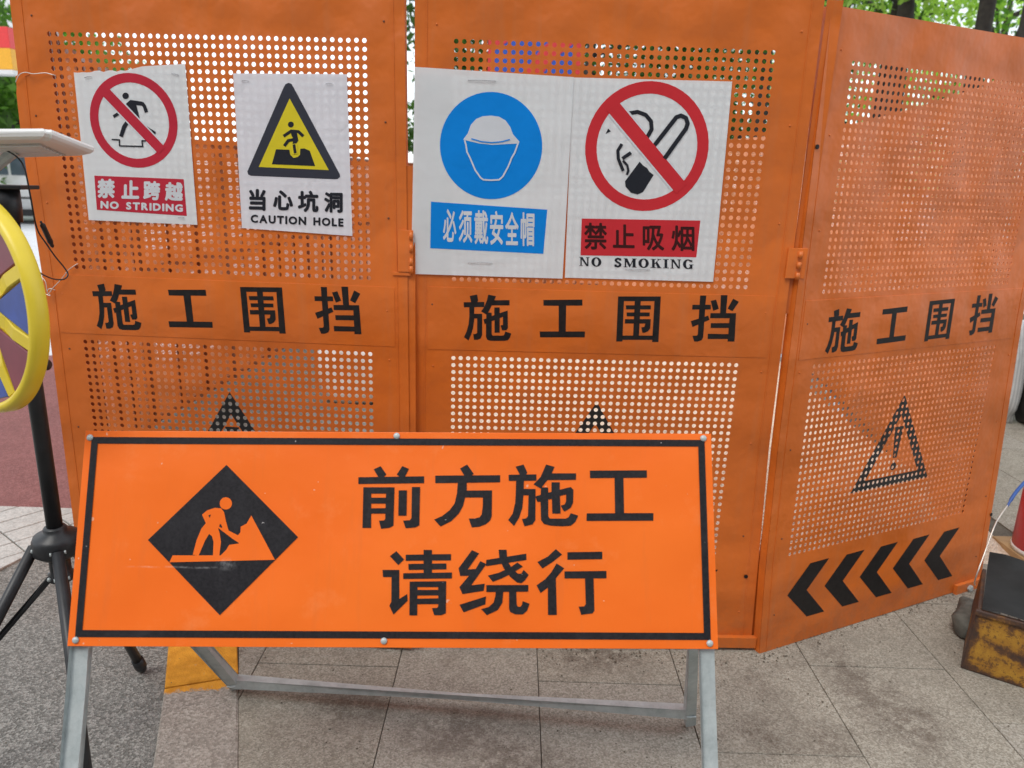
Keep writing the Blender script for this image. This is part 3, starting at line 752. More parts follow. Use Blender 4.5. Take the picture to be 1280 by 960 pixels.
# 2: caution hole
w, put, px, staple, fn, wob = poster(0, [(23.36, 4.14), (37.77, 3.93), (38.0, 23.61), (23.29, 23.07)],
    'small creased white poster with black and yellow triangle and words CAUTION HOLE', M_PAPER2, 5, .0013)
C7 = 7.385
put('warning_border', crop(px, 300, 100, C7, [[(455,28),(480,38),(498,68),(925,870),(928,895),(905,914),(880,916),(105,884),(80,872),(72,845),(85,815),(408,70),(425,40)]]), M_INKG, .0005)
put('warning_field', crop(px, 300, 100, C7, [[(463,172),(825,832),(178,803)]]), M_YEL, .0009)
put('pictogram', crop(px, 300, 100, C7, [circ(475,412,27,n=20), [(470,462),(525,462),(545,560),(512,608),(488,600),(500,548),(480,510)],
    [(338,640),(462,645),(470,690),(500,720),(540,710),(560,690),(562,635),(600,632),(650,655),(700,795),(300,778)]]
    + stroke([(408,520),(478,472),(545,478),(590,520)], 28) + stroke([(500,552),(452,560),(415,610)], 28)), M_INK, .0013)
put('pictogram', crop(px, 300, 100, C7, stroke([(505,590),(515,685)], 52)), M_YEL, .0021)
put('pictogram', crop(px, 300, 100, C7, stroke([(505,595),(518,678)], 26)), M_INK, .0025)
chars(w, fn, wob, px, [('当',311.8,236,333,263),('心',342,237.5,367,262.5),('坑',373,238,398.7,265),('洞',405.7,240,429,265.5)], .04, M_INK)
latin(w, fn, wob, 'CAUTION HOLE', px(314, 268), px(430, 273), px(430, 283.3), px(314, 278.2), .045, M_INK)
staple(24.9, 5.0, .8); staple(35.5, 5.1, .8)
# 3: helmet
w, put, px, staple, fn, wob = poster(1, [(-5.01, 3.09), (14.55, 3.62), (14.37, 28.51), (-5.67, 28.44)],
    'large white poster with blue disc showing a hard hat, beside the fence seam', M_PAPER, 8, .0010, lift0=-.0046)
put('mandatory_disc', [circ(4.53, 12.1, 6.45, n=64)], M_BLUE, .0005)
C8 = 8.72
put('pictogram', crop(px, 570, 130, C8, [[(80,388),(130,320),(165,225),(220,165),(290,135),(380,128),(470,140),(540,180),(590,250),(620,330),(690,410),(685,432),(560,436),(400,446),(250,430),(100,394)]]
    + stroke([(95,395),(110,450),(120,520),(155,590),(210,720),(270,805),(300,825),(380,830),(470,825),(510,790),(570,680),(605,590),(640,530),(675,430)], 17)), M_WHITEINK, .0009)
put('pictogram', crop(px, 570, 130, C8, stroke([(168,380),(280,412),(390,422),(500,412),(587,388)], 13)), M_BLUE, .0018)
put('caption_band', [[(-3.04, 19.09), (11.96, 19.65), (11.68, 25.32), (-3.14, 25.01)]], M_BLUE, .0005)
chars(w, fn, wob, px, [('必',554,261,570.5,302),('须',573.6,262.5,590.4,303.2),('戴',593,262.5,610.3,305),('安',612.6,263.3,629,305.8),('全',631.6,264.6,648.2,306),('帽',650.8,265,668,307.3)], .022, M_WHITEINK)
staple(3.2, 4.4, 3.4, 0); staple(3.4, 26.7, 3.2, 0)
# 4: no smoking
w, put, px, staple, fn, wob = poster(1, [(14.43, 3.65), (34.26, 3.47), (34.51, 28.37), (14.69, 28.39)],
    'large white poster with red no-smoking ring and words NO SMOKING', M_PAPER, 11, .0012)
put('prohibition_ring', ringpolys(24.27, 11.6, 7.85, 6.4), M_RED, .0005, 0)
CG = [[(415,612),(440,640),(470,660),(490,690),(520,712),(440,840),(400,858),(350,845),(310,800),(305,760)], [(180,365),(200,385),(160,405)]]
CG += stroke([(290,285),(340,250),(400,240),(460,262),(500,310),(505,370),(460,450)], 30) + stroke([(512,508),(690,280),(725,268),(762,285),(775,325),(762,365),(600,590)], 32)
CG += stroke([(282,480),(252,530),(255,590),(275,640),(292,682)], 24) + stroke([(350,545),(285,590)], 26) + stroke([(290,605),(322,640),(330,680),(318,712)], 18)
put('pictogram', crop(px, 730, 100, 6, CG), M_INK, .0008)
put('slash', [slash(24.27, 11.6, 6.3, 2.2, math.radians(45.5))], M_WHITEINK, .0012)
put('slash', [slash(24.27, 11.6, 6.9, 1.75, math.radians(45.5))], M_RED, .0014)
put('caption_band', [[(16.49, 20.64), (31.99, 20.45), (31.93, 25.2), (16.6, 25.38)]], M_RED, .0005)
chars(w, fn, wob, px, [('禁',730,278,758.5,311.5),('止',765.8,280,793,309.5),('吸',803,281.5,830,312.7),('烟',838.9,281.5,867.7,313.3)], .022, M_DARKRED)
SER = {}
def rect(a, b, c, d): return [(a, b), (c, b), (c, d), (a, d)]
SER['I'] = (.5, [rect(.13, 0, .37, 1), rect(0, 0, .5, .07), rect(0, .93, .5, 1)])
SER['N'] = (.95, [rect(.10, 0, .22, 1), rect(.72, 0, .84, 1), [(.05, 0), (.3, 0), (.82, 1), (.66, 1)], rect(0, 0, .3, .06), rect(0, .94, .32, 1), rect(.62, 0, .94, .06)])
SER['M'] = (1.15, [rect(.10, 0, .22, 1), rect(.80, 0, 1.06, 1), [(.05, 0), (.32, 0), (.62, .8), (.5, 1)], [(.85, 0), (.92, .05), (.55, 1), (.48, 1)], rect(0, 0, .3, .06), rect(0, .94, .32, 1), rect(.75, 0, 1.15, .06), rect(.72, .94, 1.15, 1)])
SER['K'] = (.95, [rect(.13, 0, .36, 1), rect(0, 0, .48, .06), rect(0, .94, .48, 1), [(.36, .6), (.36, .5), (.72, .03), (.8, .03)], [(.42, .42), (.58, .3), (.92, 1), (.64, 1)], rect(.6, 0, .93, .06), rect(.55, .94, .97, 1)])
def oval(rx, ry, irx, iry, cx, a0, a1, n=26):
    out = []
    for i in range(n):
        a, b = a0+(a1-a0)*i/n, a0+(a1-a0)*(i+1)/n
        out.append([(cx+rx*math.cos(a), .5+ry*math.sin(a)), (cx+rx*math.cos(b), .5+ry*math.sin(b)), (cx+irx*math.cos(b), .5+iry*math.sin(b)), (cx+irx*math.cos(a), .5+iry*math.sin(a))])
    return out
SER['O'] = (.92, oval(.46, .53, .19, .43, .46, 0, 6.2832))
SER['G'] = (.98, oval(.46, .53, .19, .43, .46, math.radians(40), math.radians(322)) + [rect(.62, .55, .84, .98), rect(.54, .52, .95, .58), rect(.76, .0, .82, .28)])
SER['S'] = (.68, stroke([(.56, .24), (.5, .1), (.33, .05), (.17, .12), (.13, .27), (.25, .42), (.45, .55), (.55, .7), (.5, .87), (.33, .95), (.16, .9), (.09, .74)], .20) + [rect(.56, 0, .62, .3), rect(.04, .7, .1, 1)])
def serif(txt, p0, p1, q1, q0):
    adv = []; x = 0
    for ch in txt:
        if ch == ' ': x += 1.0; adv.append(None); continue
        adv.append(x); x += SER[ch][0]+.16
    tot = x-.16
    for ch, a in zip(txt, adv):
        if a is None: continue
        pl = []
        for poly in SER[ch][1]:
            o_ = []
            for X, Y in poly:
                u = (a+X)/tot; o_.append(((p0[0]*(1-u)+p1[0]*u)*(1-Y)+(q0[0]*(1-u)+q1[0]*u)*Y, (p0[1]*(1-u)+p1[1]*u)*(1-Y)+(q0[1]*(1-u)+q1[1]*u)*Y))
            pl.append(o_)
        flat_obj('printed_letter', pl, fn, -.0006, M_INK, w, .00002, wob)
serif('NO', px(724, 321), px(751.5, 322), px(751.5, 333), px(724, 332))
serif('SMOKING', px(767.5, 322.5), px(867, 324.5), px(867, 336), px(767.5, 333.3))
staple(24.3, 27.0, 3.2, 0)

# ---- inner run of the enclosure: copies of one panel
INNER = (-1.27, 2.12), (-1.74, 3.0), (-2.0, 3.94)
INLOW = (-2.0, 3.97), (-1.93, 4.97), (-1.87, 5.97), (-1.81, 6.97), (-1.76, 7.97), (-1.70, 8.97), (-1.58, 9.96)
BACK = (-1.55, 10.0), (-.56, 10.15), (.42, 10.25), (1.2, 10.3)
RIGHTR = (1.64, 2.50), (1.98, 3.44), (2.17, 4.43), (2.31, 5.42), (2.30, 6.42), (2.14, 7.41), (1.9, 8.38), (1.6, 9.34), (1.2, 10.25)
proto = None
def copy_tree(o, parent=None):
    c = o.copy(); col.objects.link(c); c.parent = parent
    for ch in [x for x in bpy.data.objects if x.parent == o]: copy_tree(ch, c)
    return c
def inner(a, b, label, group, k=1.0):
    global proto
    ax = Vector((b[0]-a[0], b[1]-a[1], 0)).normalized(); up = Vector((0, 0, 1)); nn = up.cross(ax)
    m = Matrix((ax, nn, up)).transposed().to_4x4(); m.translation = Vector((a[0], a[1], .012))
    if proto is None:
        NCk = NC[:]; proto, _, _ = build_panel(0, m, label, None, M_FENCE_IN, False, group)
    else:
        c = copy_tree(proto); c.matrix_world = m @ Matrix.Diagonal((1, 1, k, 1)); c['label'] = label; c['group'] = group
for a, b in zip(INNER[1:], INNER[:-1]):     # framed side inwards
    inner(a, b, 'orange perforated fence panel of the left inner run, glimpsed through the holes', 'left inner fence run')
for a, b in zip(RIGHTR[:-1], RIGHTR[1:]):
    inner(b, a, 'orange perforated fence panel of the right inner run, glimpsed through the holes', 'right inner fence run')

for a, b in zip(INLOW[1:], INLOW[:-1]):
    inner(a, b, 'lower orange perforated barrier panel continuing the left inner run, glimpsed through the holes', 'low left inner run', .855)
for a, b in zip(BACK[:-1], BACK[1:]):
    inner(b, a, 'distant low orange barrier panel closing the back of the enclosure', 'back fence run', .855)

# ================================================================== the A-frame sign
BT = [Vector(p) for p in ((-.815, 1.351, -.487+H), (.385, 1.360, -.459+H), (.395, 1.202, -.823+H), (-.805, 1.194, -.851+H))]
bx = (BT[1]-BT[0]).normalized(); bup = (BT[0]-BT[3]).normalized(); bn = bup.cross(bx).normalized(); bup = bx.cross(bn)
bup = bn.cross(bx)*-1 if bn.cross(bx).z < 0 else bn.cross(bx)
SM = Matrix((bx, bup.cross(bx), bup)).transposed().to_4x4()
base = (BT[3]+BT[2])/2; legdrop = base.z/bup.z
SM.translation = BT[3]
sign = thing('roadwork_sign', 'bright orange A-frame roadwork sign board on galvanised legs in front of the fence', 'sign', SM)
def sfn_px(u, v):
    n = SM.col[1].to_3d(); o = SM.translation; d = ray(u, v)
    q = SM.inverted() @ (CAMP + d*((o-CAMP).dot(n)/d.dot(n))); return q.x, q.z
bm = new(); box(bm, (0, 0, 0), (1.2, .0025, .3975), .0008); mesh_obj('sign_board', bm, M_BOARD, sign)
idf = lambda p: p
o0, o1 = (.0135, .0165), (1.2-.0135, .3975-.012)
def border(a, b, t):
    return [[(a[0], a[1]), (b[0], a[1]), (b[0], a[1]+t), (a[0], a[1]+t)], [(a[0], b[1]-t), (b[0], b[1]-t), (b[0], b[1]), (a[0], b[1])],
            [(a[0], a[1]+t), (a[0]+t, a[1]+t), (a[0]+t, b[1]-t), (a[0], b[1]-t)], [(b[0]-t, a[1]+t), (b[0], a[1]+t), (b[0], b[1]-t), (b[0]-t, b[1]-t)]]
flat_obj('border_tape', border(o0, o1, .0125), idf, -.0012, M_TAPE, sign, .0001)
for key, ox, oy in (('qian',440,570),('fang',535,570),('shi2',630,570),('gong2',725,570),('qing',470,680),('rao',565,680),('xing',665,680)):
    flat_obj('lettering', [[sfn_px(ox+x/9.6, oy+y/9.6) for x, y in p] for p in G[key]], idf, -.0010, M_TAPE, sign, .00003)
wp = lambda polys: [[sfn_px(160+x/4.175, 560+y/4.175) for x, y in p] for p in polys]
flat_obj('diamond', wp([[(515,88),(888,465),(480,872),(105,480)]]), idf, -.0010, M_TAPE, sign)
flat_obj('worker_symbol', wp([circ(512,289,32,n=24),
    [(388,348),(415,325),(455,312),(488,315),(503,335),(512,380),(528,435),(500,425),(485,395),(472,420),(480,445),(487,490),(478,562),(445,562),(448,490),(440,460),(425,448),(405,480),(370,562),(340,556),(360,480),(385,420),(408,392)],
    [(470,415),(482,408),(575,455),(590,462),(580,495),(545,472)],
    [(235,560),(485,560),(515,530),(530,505),(580,498),(575,455),(588,440),(590,410),(620,395),(645,352),(768,583),(218,596)]]), idf, -.0014, M_BOARD, sign, .00005)
flat_obj('worker_symbol', wp([[(422,352),(435,346),(428,364)], [(482,395),(494,418),(478,410)]]), idf, -.0019, M_TAPE, sign)
for u, v in ((113,547),(496,545),(879,548),(480,801),(887,804),(95,800)):
    x, z = sfn_px(u, v)
    bm = new(); lathe(bm, [(.0062, 0), (.0062, -.0012), (.0045, -.0034), (.002, -.0042)], 16, 'Y', (x, -.001, z)); mesh_obj('screw', bm, M_GALV, sign, True)
# front legs run down the board's own slope to the ground
inv = SM.inverted()
for x in (.004, 1.2-.031):
    top = Vector((x+.013, .016, .39)); Wb = SM @ Vector((x+.013, .016, 0)); dn = -bup; Wf = Wb + dn*(Wb.z/bup.z)
    bm = new(); lo = inv @ Wf
    tube(bm, [top, lo], 0, sq=(.029, .026), up=(0, 1, 0)); 
    mesh_obj('front_leg', bm, M_GALV, sign)
RL, RR = Vector((-.735, 1.765, .014)), Vector((.495, 1.674, .014))
for foot, att in ((RL, Vector((.02, .045, .20))), (RR, Vector((1.18, .045, .20)))):
    bm = new(); tube(bm, [att, inv @ foot], 0, sq=(.027, .027), up=(0, 1, 0)); mesh_obj('rear_leg', bm, M_GALV, sign)
    bm = new(); a = Vector((att.x, .01, att.z)); tube(bm, [a, att+Vector((0, .02, 0))], .007, 10); mesh_obj('pivot_bolt', bm, M_GALV, sign)
a = on_ground(306, 853, .03); b = on_ground(853, 890, .06)
a = RL + (SM@Vector((.02, .045, .20))-RL)*.035; b = RR + (SM@Vector((1.18, .045, .20))-RR)*.07
bm = new(); tube(bm, [inv @ a, inv @ b], 0, sq=(.027, .027), up=inv.to_3x3() @ Vector((0, 0, 1))); mesh_obj('cross_bar', bm, M_GALV, sign)

for p in (a, b):
    for dz in (-.012, .013):
        bm = new(); q_ = inv @ (p+Vector((0, 0, dz))); pts_ = [q_+Vector((-.013+.0045*i, -.0145, random.uniform(-.0012, .0012))) for i in range(7)]
        tube(bm, pts_, [.0024, .0032, .0026, .0034, .0027, .0033, .002], 7); mesh_obj('weld_bead', bm, M_GALV, sign, True)

# ================================================================== tripod, solar plate, wheel
PX, PY = -1.02, 1.53
tri = thing('tripod', 'black metal tripod with screwed hub beside the left end of the fence', 'tripod', loc=(PX, PY, 0))
HUBZ = .578
bm = new(); lathe(bm, [(.0165, HUBZ+.02), (.0165, 1.34)], 20, 'Z'); mesh_obj('pole', bm, M_PLBLACK, tri, True)
bm = new(); lathe(bm, [(.013, .14), (.013, HUBZ)], 16, 'Z'); mesh_obj('lower_pole', bm, M_PLBLACK, tri, True)
bm = new(); lathe(bm, [(.021, HUBZ+.022), (.024, HUBZ+.018), (.024, HUBZ+.008), (.045, HUBZ+.002), (.05, HUBZ-.01), (.05, HUBZ-.038), (.036, HUBZ-.05), (.022, HUBZ-.052), (.022, HUBZ-.09), (.026, HUBZ-.095), (.026, HUBZ-.11), (.018, HUBZ-.114)], 28, 'Z'); mesh_obj('hub', bm, M_PLBLACK, tri, True)
feet = [(-1.03, 1.83), (-1.33, 1.36), (-.835, 1.235)]
for fx, fy in feet:
    d = Vector((fx-PX, fy-PY, 0)); dn = d.normalized()
    a = dn*.045 + Vector((0, 0, HUBZ-.022)); b = d + Vector((0, 0, .012))
    bm = new(); tube(bm, [a, b], .0125, 14); lg = mesh_obj('leg', bm, M_PLBLACK, tri, True)
    bm = new(); e = (b-a).normalized(); tube(bm, [b-e*.045, b-e*.01, b+e*.008], [.0155, .0165, .012], 14); mesh_obj('rubber_foot', bm, M_PLBLACK, lg, True)
    mid = a + (b-a)*.50
    bm = new(); tube(bm, [dn*.02+Vector((0, 0, HUBZ-.10)), mid], 0, sq=(.004, .013), up=(0, 0, 1)); mesh_obj('brace', bm, M_PLBLACK, tri)
    s_ = dn.cross(Vector((0, 0, 1)))
    for p in (dn*.047+Vector((0, 0, HUBZ-.024)), dn*.024+Vector((0, 0, HUBZ-.1)), mid):
        for sg in (1, -1):
            bm = new(); q = p + s_*sg*.012 + Vector((0, 0, 0)); tube(bm, [q, q+s_*sg*.004], .0045, 10); mesh_obj('screw', bm, M_GALV, tri, True)
bm = new(); lathe(bm, [(.010, .015), (.012, .02), (.012, .036), (.008, .04)], 12, 'X', (0, 0, .975)); mesh_obj('knob', bm, M_PLBLACK, tri, True)
bm = new(); box(bm, (-.035, -.03, 1.335), (.05, .03, 1.343), .002); mesh_obj('top_plate', bm, M_PLBLACK, tri)
bm = new(); lathe(bm, [(.022, 1.27), (.024, 1.30), (.024, 1.335)], 20, 'Z'); mesh_obj('collar', bm, M_PLBLACK, tri, True)
# solar plate: white moulded tray above the pole
sp = thing('solar_panel', 'white plastic solar panel housing on top of the black tripod', 'solar panel', loc=(PX-.01, PY-.02, 1.405))
spi = Matrix.Translation(-sp.location)
Q = [spi @ at_depth(u, v, y) for u, v, y in ((-90, 174, 1.42), (62, 173, 1.42), (121, 195, 1.57), (-70, 201, 1.60))]
pn = (Q[1]-Q[0]).cross(Q[3]-Q[0]).normalized(); pn = pn if pn.z > 0 else -pn
def on_plate(a, b, h):
    p = (Q[0]*(1-a)+Q[1]*a)*(1-b) + (Q[3]*(1-a)+Q[2]*a)*b; return p + pn*h
bm = new(); rings = []
for h, i_ in ((0, .05), (.003, .018), (.008, .0), (.014, 0), (.018, .012)):
    rings.append([bm.verts.new(on_plate(x, y, h)) for x, y in ((i_, i_), (1-i_, i_), (1-i_, 1-i_), (i_, 1-i_))])
for a, b in zip(rings, rings[1:]):
    for k in range(4): bm.faces.new((a[k], a[(k+1) % 4], b[(k+1) % 4], b[k]))
bm.faces.new(rings[0][::-1]); bm.faces.new(rings[-1])
bmesh.ops.bevel(bm, geom=[e for e in bm.edges if all(any(v in r for r in rings) for v in e.verts) and not any(set(e.verts) <= set(r) for r in rings)], offset=.008, segments=3, affect='EDGES')
mesh_obj('housing', bm, M_PLWHITE, sp)
def pquad(name, a0, a1, b0, b1, h0, h1, mat):
    bm = new(); v = [bm.verts.new(on_plate(a, b, h)) for h in (h0, h1) for a, b in ((a0, b0), (a1, b0), (a1, b1), (a0, b1))]
    for f in ((3, 2, 1, 0), (4, 5, 6, 7), (0, 1, 5, 4), (1, 2, 6, 5), (2, 3, 7, 6), (3, 0, 4, 7)): bm.faces.new([v[i] for i in f])
    return mesh_obj(name, bm, mat, sp)
pquad('solar_cell', .06, .94, .07, .93, .0182, .0195, simple('solar_cell', (.01, .015, .05), .15))
pquad('vent_plate', .45, .83, .25, .88, -.002, -.0002, simple('grey_plastic', (.45, .43, .40), .5))
for i in range(7):
    pquad('rib', .46, .82, .29+.08*i, .33+.08*i, -.0045, -.0021, M_PLWHITE)
bm = new(); p0 = on_plate(.55, .6, 0); tube(bm, [p0, Vector((0, 0, -.035))], .010, 10); mesh_obj('bracket', bm, M_GALV, sp)
# cable with connector hanging from the plate
def P_(u, v, y): return at_depth(u, v, y)
cb = [P_(8,188,1.5), P_(22,197,1.49), P_(31,212,1.49), P_(38,245,1.5), P_(46,285,1.53), P_(58,305,1.56), P_(70,322,1.6), P_(80,334,1.62), P_(85,343,1.62), P_(80,349,1.6), P_(68,349,1.56), P_(55,344,1.5), P_(44,337,1.45)]
def smooth_path(P, n=5):
    out = []
    for i in range(len(P)-1):
        p0, p1, p2, p3 = P[max(i-1, 0)], P[i], P[i+1], P[min(i+2, len(P)-1)]
        for k in range(n):
            t = k/n; out.append(.5*((2*p1)+(p2-p0)*t+(2*p0-5*p1+4*p2-p3)*t*t+(3*p1-p0-3*p2+p3)*t**3))
    out.append(P[-1]); return out
bm = new(); tube(bm, smooth_path(cb), .0016, 8)
cable = mesh_obj('cable', bm, M_PLBLACK, None, True); tag(cable, 'thin black cable hanging from the white solar panel, with a barrel connector', 'cable')
bm = new(); tube(bm, smooth_path([P_(51,277,1.528), P_(55,285,1.54), P_(60,296,1.56), P_(66,309,1.58)]), [.0022]*3+[.0052]*9+[.0058]*1+[.004]*2+[.002]*1, 12); mesh_obj('connector', bm, M_PLBLACK, cable, True)

# wheel: faces left of the viewer
WC = Vector((-.972, 1.38, H-.2505)); AZ, EL, WR = -.528, .038, .2017
wn = Vector((math.sin(AZ)*math.cos(EL), -math.cos(AZ)*math.cos(EL), math.sin(EL))); wa = wn.cross(Vector((0, 0, 1))).normalized(); wb = wa.cross(wn)
wb = wn.cross(wa) if wn.cross(wa).z > 0 else wb
WMx = Matrix((wa, -wn, wa.cross(-wn))).transposed().to_4x4()
if WMx.to_3x3().determinant() < 0: WMx = Matrix((-wa, -wn, (-wa).cross(-wn))).transposed().to_4x4()
WMx.translation = WC
wh = thing('warning_wheel', 'yellow plastic wheel with maroon and blue wedges fixed to the black tripod', 'wheel', WMx)
bm = new()
prof = [(WR, -.030), (WR+.001, -.012), (WR-.004, -.008), (WR-.008, -.008), (WR-.0115, -.014), (WR-.014, -.026), (WR-.0185, -.030), (WR-.0185, -.036), (WR-.012, -.040), (WR-.004, -.038)]
n = 96; rings = []
for k in range(n):
    a = 2*math.pi*k/n; rings.append([bm.verts.new((r*math.cos(a), y, r*math.sin(a))) for r, y in prof])
for k in range(n):
    A, B = rings[k], rings[(k+1) % n]
    for i in range(len(prof)): bm.faces.new((A[i], A[(i+1) % len(prof)], B[(i+1) % len(prof)], B[i]))
mesh_obj('rim', bm, M_PLYEL, wh, True)
bm = new(); lathe(bm, [(.046, -.01), (.046, -.034), (.040, -.040), (.02, -.046), (.012, -.047)], 40, 'Y'); mesh_obj('hub', bm, M_PLYEL, wh, True)
bm = new(); tube(bm, [Vector((0, -.012, 0)), WMx.inverted() @ Vector((PX, PY, WC.z))], .012, 12); mesh_obj('axle', bm, M_PLBLACK, wh, True)
NSP = 8
sgn = 1 if WMx.col[0].to_3d().x > 0 else -1
for k in range(NSP):
    a0 = math.radians(4) + 2*math.pi*k/NSP
    a = a0 + math.pi/NSP
    ca, sa = math.cos(a), math.sin(a)
    bm = new(); tube(bm, [Vector((.04*ca, -.02, .04*sa)), Vector((.12*ca, -.024, .12*sa)), Vector(((WR-.025)*ca, -.02, (WR-.025)*sa))], 0, sq=(.026, .012), up=(0, 1, 0))
    bmesh.ops.bevel(bm, geom=bm.edges[:], offset=.002, segments=1, affect='EDGES'); spk = mesh_obj('spoke', bm, M_PLYEL, wh)
    bm = new(); hw = .30
    pts = [(.060, -.10), (.060, .10), (WR-.026, hw), (WR-.023, 0), (WR-.026, -hw)]
    P2 = [(r*math.cos(a0+t), r*math.sin(a0+t)) for r, t in pts]
    vs = [bm.verts.new((x, -.026, z)) for x, z in P2]; f = bm.faces.new(vs); r_ = bmesh.ops.extrude_face_region(bm, geom=[f])
    for v in r_['geom']:
        if isinstance(v, bmesh.types.BMVert): v.co.y = -.018
    bmesh.ops.bevel(bm, geom=bm.edges[:], offset=.0012, segments=1, affect='EDGES')
    mesh_obj('wedge', bm, M_PLBLUE if k % 2 == 0 else M_PLRED, wh)

# loose wires at the fence edge
def wire(name, pts, rad, label, cat='wire', mat=M_WIRE):
    bm = new(); tube(bm, smooth_path([Vector(p) for p in pts]), rad, 6); return tag(mesh_obj(name, bm, mat, None, True), label, cat)
def onp(k, u, v, y=-.004):
    c, r = px_on(k, u, v); return PM[k] @ L(c, r, y)
wire('wire', [onp(0,21,103), onp(0,27,94,-.008), onp(0,34,91,-.006), onp(0,45,93,-.009), onp(0,58,91.5,-.005), onp(0,68,94,-.004), onp(0,70,94,.01)], .0011, 'short pale wire twisted from the fence edge, left of the NO STRIDING poster')
wire('wire', [onp(0,96,330,.01), onp(0,97,330,-.003), onp(0,88,337,-.008), onp(0,80,348,-.01), onp(0,70,359,-.012), onp(0,63,366,-.01), onp(0,60,352,-.01), onp(0,53,345,-.006)], .0010, 'frayed pale wire running from a hole down to the left fence edge')
wire('wire', [onp(0,72,362,-.01), onp(0,66,360,-.012), onp(0,62,364,-.01), onp(0,66,369,-.01), onp(0,58,366,-.01)], .0010, 'tiny loose wire end beside the yellow wheel')

# ================================================================== right foreground: rusty weight box etc.
def mat_rust():
    s = NT('rusty_yellow'); P = s.coord(); n = s.noise(P, 9, 8, .74); n2 = s.noise(P, 55, 6, .78)
    sx = s.n('ShaderNodeSeparateXYZ'); s.l(P, sx.inputs[0]); x_, z_ = sx.outputs[0], sx.outputs[2]
    e = s.math('MINIMUM', s.math('MINIMUM', z_, s.math('SUBTRACT', .205, z_)), s.math('MINIMUM', s.math('SUBTRACT', x_, .005), s.math('ABSOLUTE', s.math('SUBTRACT', x_, .26))))
    mid_ = s.math('SUBTRACT', 1, s.math('MULTIPLY', s.math('ABSOLUTE', s.math('ADD', s.math('SUBTRACT', z_, .10), s.math('MULTIPLY', s.math('SUBTRACT', x_, .1), .25))), 45), True)
    rim_ = s.math('SUBTRACT', 1, s.math('MULTIPLY', e, 38), True)
    n = s.math('SUBTRACT', s.math('ADD', n, .075), s.math('ADD', s.math('MULTIPLY', rim_, .17), s.math('MULTIPLY', mid_, .13)))
    c = s.ramp(n, [(.40, (.055, .030, .022)), (.48, (.12, .055, .022)), (.54, (.33, .155, .02)), (.72, (.50, .27, .03))])
    pits = s.math('GREATER_THAN', n2, .555); c = s.mix(s.math('MULTIPLY', pits, .75), c, (.10, .045, .018))
    nm = s.bump(n, .6, .004); nm = s.bump(n2, .5, .002, nm)
    return s.set(c, s.math('ADD', s.math('MULTIPLY', n2, .4), .35), 0, nm)
M_RUST = mat_rust()
M_RUBBER = simple('black_rubber', (.035, .036, .036), .6, 0, .45, 9, .4, 25)
B0 = Vector((1.376, 1.958, 0)); bd = Vector((1.62-1.376, 1.845-1.958, 0)).normalized(); bk = Vector((-bd.y, bd.x, 0))
bk = Vector((.68, .73, 0)).normalized()
bd = Vector((.80, -.36, 0)).normalized()
BM_ = Matrix((bd, bk, Vector((0, 0, 1)))).transposed().to_4x4(); BM_.translation = B0
rb = thing('ballast_box', 'rusty yellow steel ballast box with a black top by the fence foot', 'box', BM_)
Wd, Dp, Hh = .62, .30, .205
def cbox(name, q0, q1, z0, z1, mat, bev=.004, tap=0):
    bm = new(); vs = box(bm, (q0[0], q0[1], z0), (q1[0], q1[1], z1), bev)
    for v in bm.verts:
        v.co.x += tap*(v.co.z/Hh)
        v.co += Vector([(math.sin(v.co.x*37+v.co.z*21)+math.sin(v.co.y*29))*.0012]*3)
    return mesh_obj(name, bm, mat, rb)
cbox('front_plate', (0, 0), (Wd, .012), 0, Hh, M_RUST, .004, .012)
cbox('side_plate', (0, .0125), (.012, Dp), 0, Hh, M_RUST, .003, .012)
cbox('corner_strip', (.245, -.006), (.275, -.0005), .002, Hh-.002, M_RUST, .002, .012)
cbox('lip', (-.004, -.009), (Wd, -.0005), Hh-.014, Hh+.002, M_RUST, .003, .012)
bm = new(); nx, ny = 14, 10; gr = []
for j in range(ny+1):
    row = []
    for i in range(nx+1):
        x, y = .01+(Wd+.0)*i/nx, .0+Dp*1.12*j/ny
        z = Hh + .004 + .040*(j/ny)**1.1*(1-.1*i/nx) + .006*math.sin(i*1.1+j*.7) + random.uniform(-.0015, .0015)
        row.append(bm.verts.new((x+.012-.05*(j/ny)*0, y, z)))
    gr.append(row)
for j in range(ny):
    for i in range(nx): bm.faces.new((gr[j][i], gr[j][i+1], gr[j+1][i+1], gr[j+1][i]))
r_ = bmesh.ops.solidify(bm, geom=bm.faces[:], thickness=.012)
mesh_obj('rubber_top', bm, M_RUBBER, rb, True)
# dark rubber foot / sandbag behind the box
bm = new(); bmesh.ops.create_icosphere(bm, subdivisions=3, radius=1)
for v in bm.verts:
    q_ = Vector([math.copysign(abs(c_)**.45, c_) for c_ in v.co]); v.co = Vector((q_.x*.055, q_.y*.10, (q_.z+1)*.035)); v.co.x += v.co.z*.25*math.sin(v.co.y*40); v.co += Vector((1, .5, .6))*.004*math.sin(v.co.x*80+v.co.y*60)
    v.co.z = max(0, v.co.z)
bm2 = mesh_obj('sandbag', bm, simple('dirty_canvas', (.10, .10, .085), .8, 0, .4, 30, .6, 120), None, True)
bm2.location = on_ground(1216, 786); bm2.rotation_euler = (0, 0, -.5); tag(bm2, 'dark grimy sandbag squeezed between the fence foot and the rusty box', 'sandbag')
